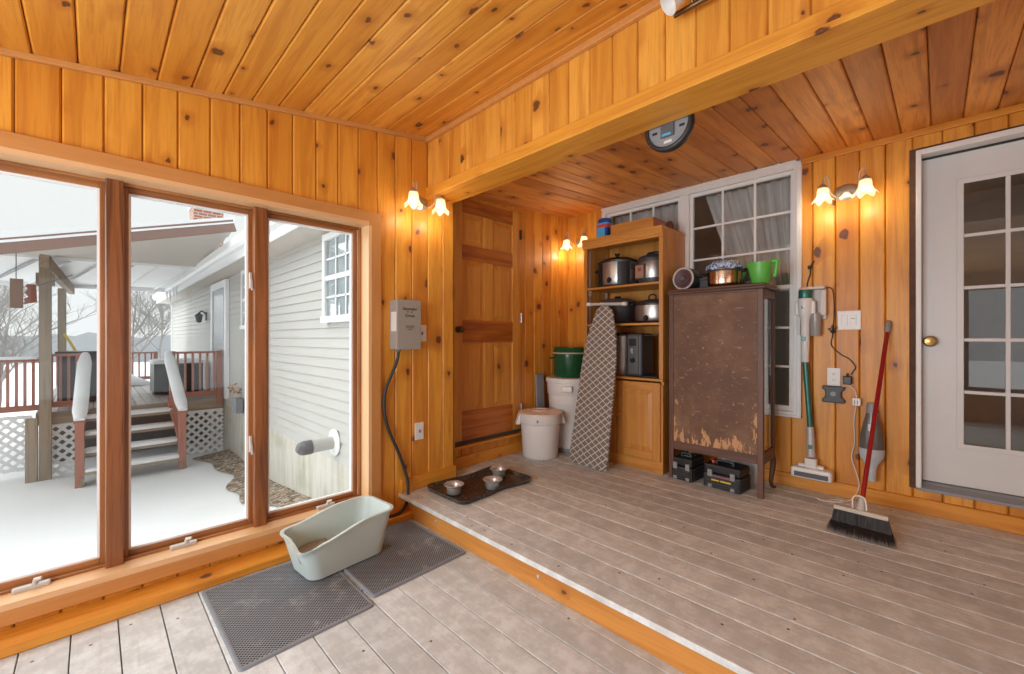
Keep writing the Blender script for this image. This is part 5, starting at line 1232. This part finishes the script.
def handrail(label, x, xb):
    t = thing('stair_handrail', label, 'handrail', (x, DY, -1.05), 0, 'sloping stair handrails'); e = V((xb-x, -1.02, 0))
    mb = MB(); mb.cb((e.x, e.y, .50), (.10, .10, 1.04)); mb.build('newel_post', M['redwood_Z'], t)
    mb = MB(); mb.beam((e.x, e.y-.05, .98), (0, 0, 1.93), .13, .05); mb.beam((e.x, e.y, .35), (0, -.02, 1.10), .04, .09); mb.build('sloping_rail', M['redwood_Y'], t)
    for i in range(4):
        f = (i+1)/5; mb = MB(); mb.cb((e.x*(1-f), e.y*(1-f), .70+f*.80), (.035, .035, .66)); mb.build('baluster', M['redwood_Z'], t)
    p0, p1 = V((e.x, e.y-.08, 1.02)), V((0, .0, 1.97)); d = (p1-p0).normalized(); up = V((1, 0, 0)).cross(d); rings = []
    for i in range(9):
        f = i/8; c = p0.lerp(p1, f); w = .088 if 0 < i < 8 else .06; h = .065+.012*math.sin(i*1.9)
        rings.append([c+V((w*math.cos(a), 0, 0))+up*max(-.01, h*math.sin(a)) for a in [2*PI*k/14 for k in range(14)]])
    mb = MB(); mb.loft(rings, True, True); mb.build('snow_cap', M['snow'], t)
handrail('snow-topped sloping handrail on the left of the deck steps', -.10, -.15)
handrail('snow-topped sloping handrail on the right of the deck steps', 1.00, 1.09)
# pergola posts and beam
pp_ = thing('porch_post', 'weathered wooden porch post topped with snow, in front of the deck', 'post', (-.545, 10.04, -1.05))
mb = MB(); mb.cb((0, 0, 1.83), (.135, .135, 3.7)); mb.build('post_shaft', M['graywood_Z'], pp_)
mb = MB(); mb.cb((-.145, .0, .49), (.13, .13, 1.0)); mb.build('stub_post', M['graywood_Z'], pp_)
mb = MB(); mb.beam((.0, -.25, 3.46), (.16, 5.3, 3.46), .10, .20); mb.cb((.0, .05, 3.2), (.20, .22, .18)); mb.build('header_beam', M['graywood_Y'], pp_)
mb = MB(); mb.lathe([(0, 0), (.11, 0), (.12, .03), (.08, .09), (0, .11)], 16, T(0, -.2, 3.56), 1, 1.8); mb.build('snow_cap', M['snow'], pp_)
p2 = thing('porch_post', 'second weathered porch post further back under the patio roof', 'post', (-.455, 12.6, 0))
mb = MB(); mb.cb((0, 0, 1.11), (.12, .12, 2.22)); mb.build('post_shaft', M['graywood_Z'], p2)
bh = thing('bird_house', 'brown hanging wooden bat house under the patio roof', 'bird house', (-.735, 9.75, 1.70))
mb = MB(); mb.box(-.15, -.02, -.02, .03, -.04, .40); mb.build('back_board', plain('brown_board', (.22, .12, .08), .7), bh)
mb = MB(); mb.prism([(-.03, .02), (.0, .06), (-.015, .10), (.03, .14), (-.01, .20), (.03, .26), (0, .30), (.02, .33), (.11, .33), (.12, .06)], 'y', -.012, .02); mb.build('carved_board', plain('maroon_board', (.24, .085, .06), .7), bh)
mb = MB(); mb.tube([(-.09, 0, .40), (-.09, 0, .95)], .006, 6); mb.tube([(.10, 0, .30), (.50, .02, .52)], .006, 6); mb.build('hanging_wire', M['darkgrey'], bh)
sp_ = MB(); sp_.beam((0, 0, 0), (.28, .05, -.62), .045, .012, (0, 1, 0)); tag(sp_.build('ratchet_strap', M['yellow'], loc=(-.42, 12.45, 1.30)), 'yellow strap hanging from the second porch post', 'strap')
# patio roof
pr_ = thing('patio_roof', 'white panelled patio roof with snow and a brown front edge', 'roof', (0, 0, 0))
A0, A1 = V((1.50, 7.44, 2.86)), V((-2.6, 7.44, 1.67)); C0, C1 = V((1.50, 10.3, 2.64)), V((-3.4, 10.3, 2.50)); E0, E1 = V((1.50, 15.3, 2.60)), V((-6.0, 15.3, 2.45))
mb = MB(); nb = 7
for k in range(nb):
    f0, f1 = k/nb, (k+1)/nb
    p = [A0.lerp(C0, f0), A1.lerp(C1, f0), A1.lerp(C1, f1)-V((0, 0, .04)), A0.lerp(C0, f1)-V((0, 0, .04))]
    mb.add(p+[q+V((0, 0, .05)) for q in p], [(0, 1, 2, 3), (7, 6, 5, 4), (0, 4, 5, 1), (1, 5, 6, 2), (2, 6, 7, 3), (3, 7, 4, 0)])
mb.build('soffit_siding', M['soffit'], pr_)
mb = MB(); mb.beam(A0+V((0, -.02, .03)), A1+V((0, -.02, .03)), .05, .17); mb.build('front_fascia', M['brownmetal'], pr_)
mb = MB(); rings = []
for i in range(25):
    f = i/24; c = A0.lerp(A1, f)+V((0, .05, .115)); h = .09+.04*mnoise.noise(V((f*9, 2, 1)))+.12*f
    c2 = C0.lerp(C1, f)+V((0, 0, .06)); rings.append([c+V((0, -.10, -.05)), c+V((0, -.08, h*.5)), c+V((0, .1, h*.6)), c2+V((0, 0, .2)), c2])
mb.loft(rings, True, True); mb.build('snow_cover', M['snow'], pr_)
mb = MB(); mb.beam(C0-V((0, 0, .03)), C1-V((0, 0, .03)), .08, .09); mb.beam(E0-V((0, 0, .05)), E1-V((0, 0, .05)), .06, .10); mb.build('white_beam', M['extwhite'], pr_)
mb = MB(); p = [C0, C1, E1, E0]; mb.add(p+[q+V((0, 0, .04)) for q in p], [(0, 1, 2, 3), (7, 6, 5, 4), (0, 4, 5, 1), (1, 5, 6, 2), (2, 6, 7, 3), (3, 7, 4, 0)]); mb.build('roof_panel', M['extwhite'], pr_)
for k in range(13):
    f = (k+.5)/13; mb = MB(); mb.beam(C0.lerp(C1, f)-V((0, 0, .025)), E0.lerp(E1, f)-V((0, 0, .025)), .035, .05); mb.build('roof_rib', M['midgrey'] if k % 3 == 2 else M['extwhite'], pr_)
# things on the deck
gb = thing('deck_box', 'large black box with a snowy top behind the right deck railing', 'deck box', (1.32, 12.0, 0))
mb = MB(); mb.box(-.42, .42, -.45, .45, .04, .66); mb.build('box_body', M['black'], gb, bevel=.01)
mb = MB()
for x in (-.38, 0, .38): mb.box(x-.02, x+.02, -.465, -.45, .06, .64)
mb.box(-.42, .42, -.465, -.45, .60, .64); mb.build('front_frame', M['black'], gb)
mb = MB(); mb.loft([[V((x, y, z)) for x, y in rrect(-.44+e, .44-e, -.47+e, .47-e, .06, 3)] for z, e in ((.66, 0), (.71, 0), (.74, .06))], True, True); mb.build('snow_cover', M['snow'], gb)
lb2 = thing('deck_box', 'black box behind the railing left of the deck steps', 'deck box', (-.25, 11.6, 0))
mb = MB(); mb.box(-.22, .30, -.3, .3, .02, .92); mb.build('box_body', M['black'], lb2, bevel=.01)
mb = MB(); mb.box(-.25, .33, -.33, .33, .92, .96); mb.build('box_lid', M['black'], lb2, bevel=.01)
sn = MB(); sn.lathe([(0, -.02), (.62, -.02), (.60, .05), (.42, .17), (.25, .26), (.12, .30), (0, .31)], 22, None, 1.0, .8)
sn.v = [p+V((0, 0, .04*mnoise.noise(p*3))) for p in sn.v]
tag(sn.build('snow_heap', M['snow'], loc=(.45, 14.6, .03)), 'heap of snow at the back of the deck', 'snow heap', kind='stuff')

# bare trees and the hazy wood beyond
def tree(label, x, y, h, seed, spread=.5):
    r = random.Random(seed); t = thing('bare_tree', label, 'tree', (x, y, -1.1), 0, 'bare trees beyond the deck'); tr_, bb = MB(), MB()
    def grow(p, d, L, rad, lev):
        n = 5; pts = [p]; dd = d.normalized()
        for k in range(n):
            dd = (dd+V((r.uniform(-1, 1), r.uniform(-1, 1), r.uniform(-.3, .6)))*.13).normalized(); pts.append(pts[-1]+dd*L/n)
        (tr_ if lev == 0 else bb).tube(pts, [rad*(1-.6*k/n) for k in range(n+1)], 6 if lev < 2 else 4, True)
        if lev < 4:
            for k in range(9 if lev == 0 else 5):
                i = r.randint(2, n) if lev == 0 else r.randint(1, n)
                a = r.uniform(0, 2*PI); q = (dd*.75+V((math.cos(a), math.sin(a), r.uniform(.0, .6)))*spread*1.3).normalized()
                grow(pts[i], q, L*r.uniform(.5, .72), rad*.48, lev+1)
    grow(V((0, 0, -.2)), V((0, 0, 1)), h*.42, .011*h, 0)
    tr_.build('trunk', M['bark'], t); bb.build('branches', M['bark'], t); return t
tree('bare tree seen between the porch posts, left of the first mullion', -2.2, 21, 6.5, 2, .6)
tree('bare tree behind the deck, seen above the steps', 1.3, 29, 8.0, 5, .55)
tree('pale bare tree just left of the far house corner', 3.5, 40, 9.0, 8, .5)
tree('bare tree at the far left behind the railing', -10.5, 25, 9.0, 12, .6)
tree('bare tree at the far left edge, nearest of the left group', -5.2, 16, 6.5, 17, .75)
tree('distant bare tree between the posts and the far left group', -3.6, 32, 8.5, 21, .6)
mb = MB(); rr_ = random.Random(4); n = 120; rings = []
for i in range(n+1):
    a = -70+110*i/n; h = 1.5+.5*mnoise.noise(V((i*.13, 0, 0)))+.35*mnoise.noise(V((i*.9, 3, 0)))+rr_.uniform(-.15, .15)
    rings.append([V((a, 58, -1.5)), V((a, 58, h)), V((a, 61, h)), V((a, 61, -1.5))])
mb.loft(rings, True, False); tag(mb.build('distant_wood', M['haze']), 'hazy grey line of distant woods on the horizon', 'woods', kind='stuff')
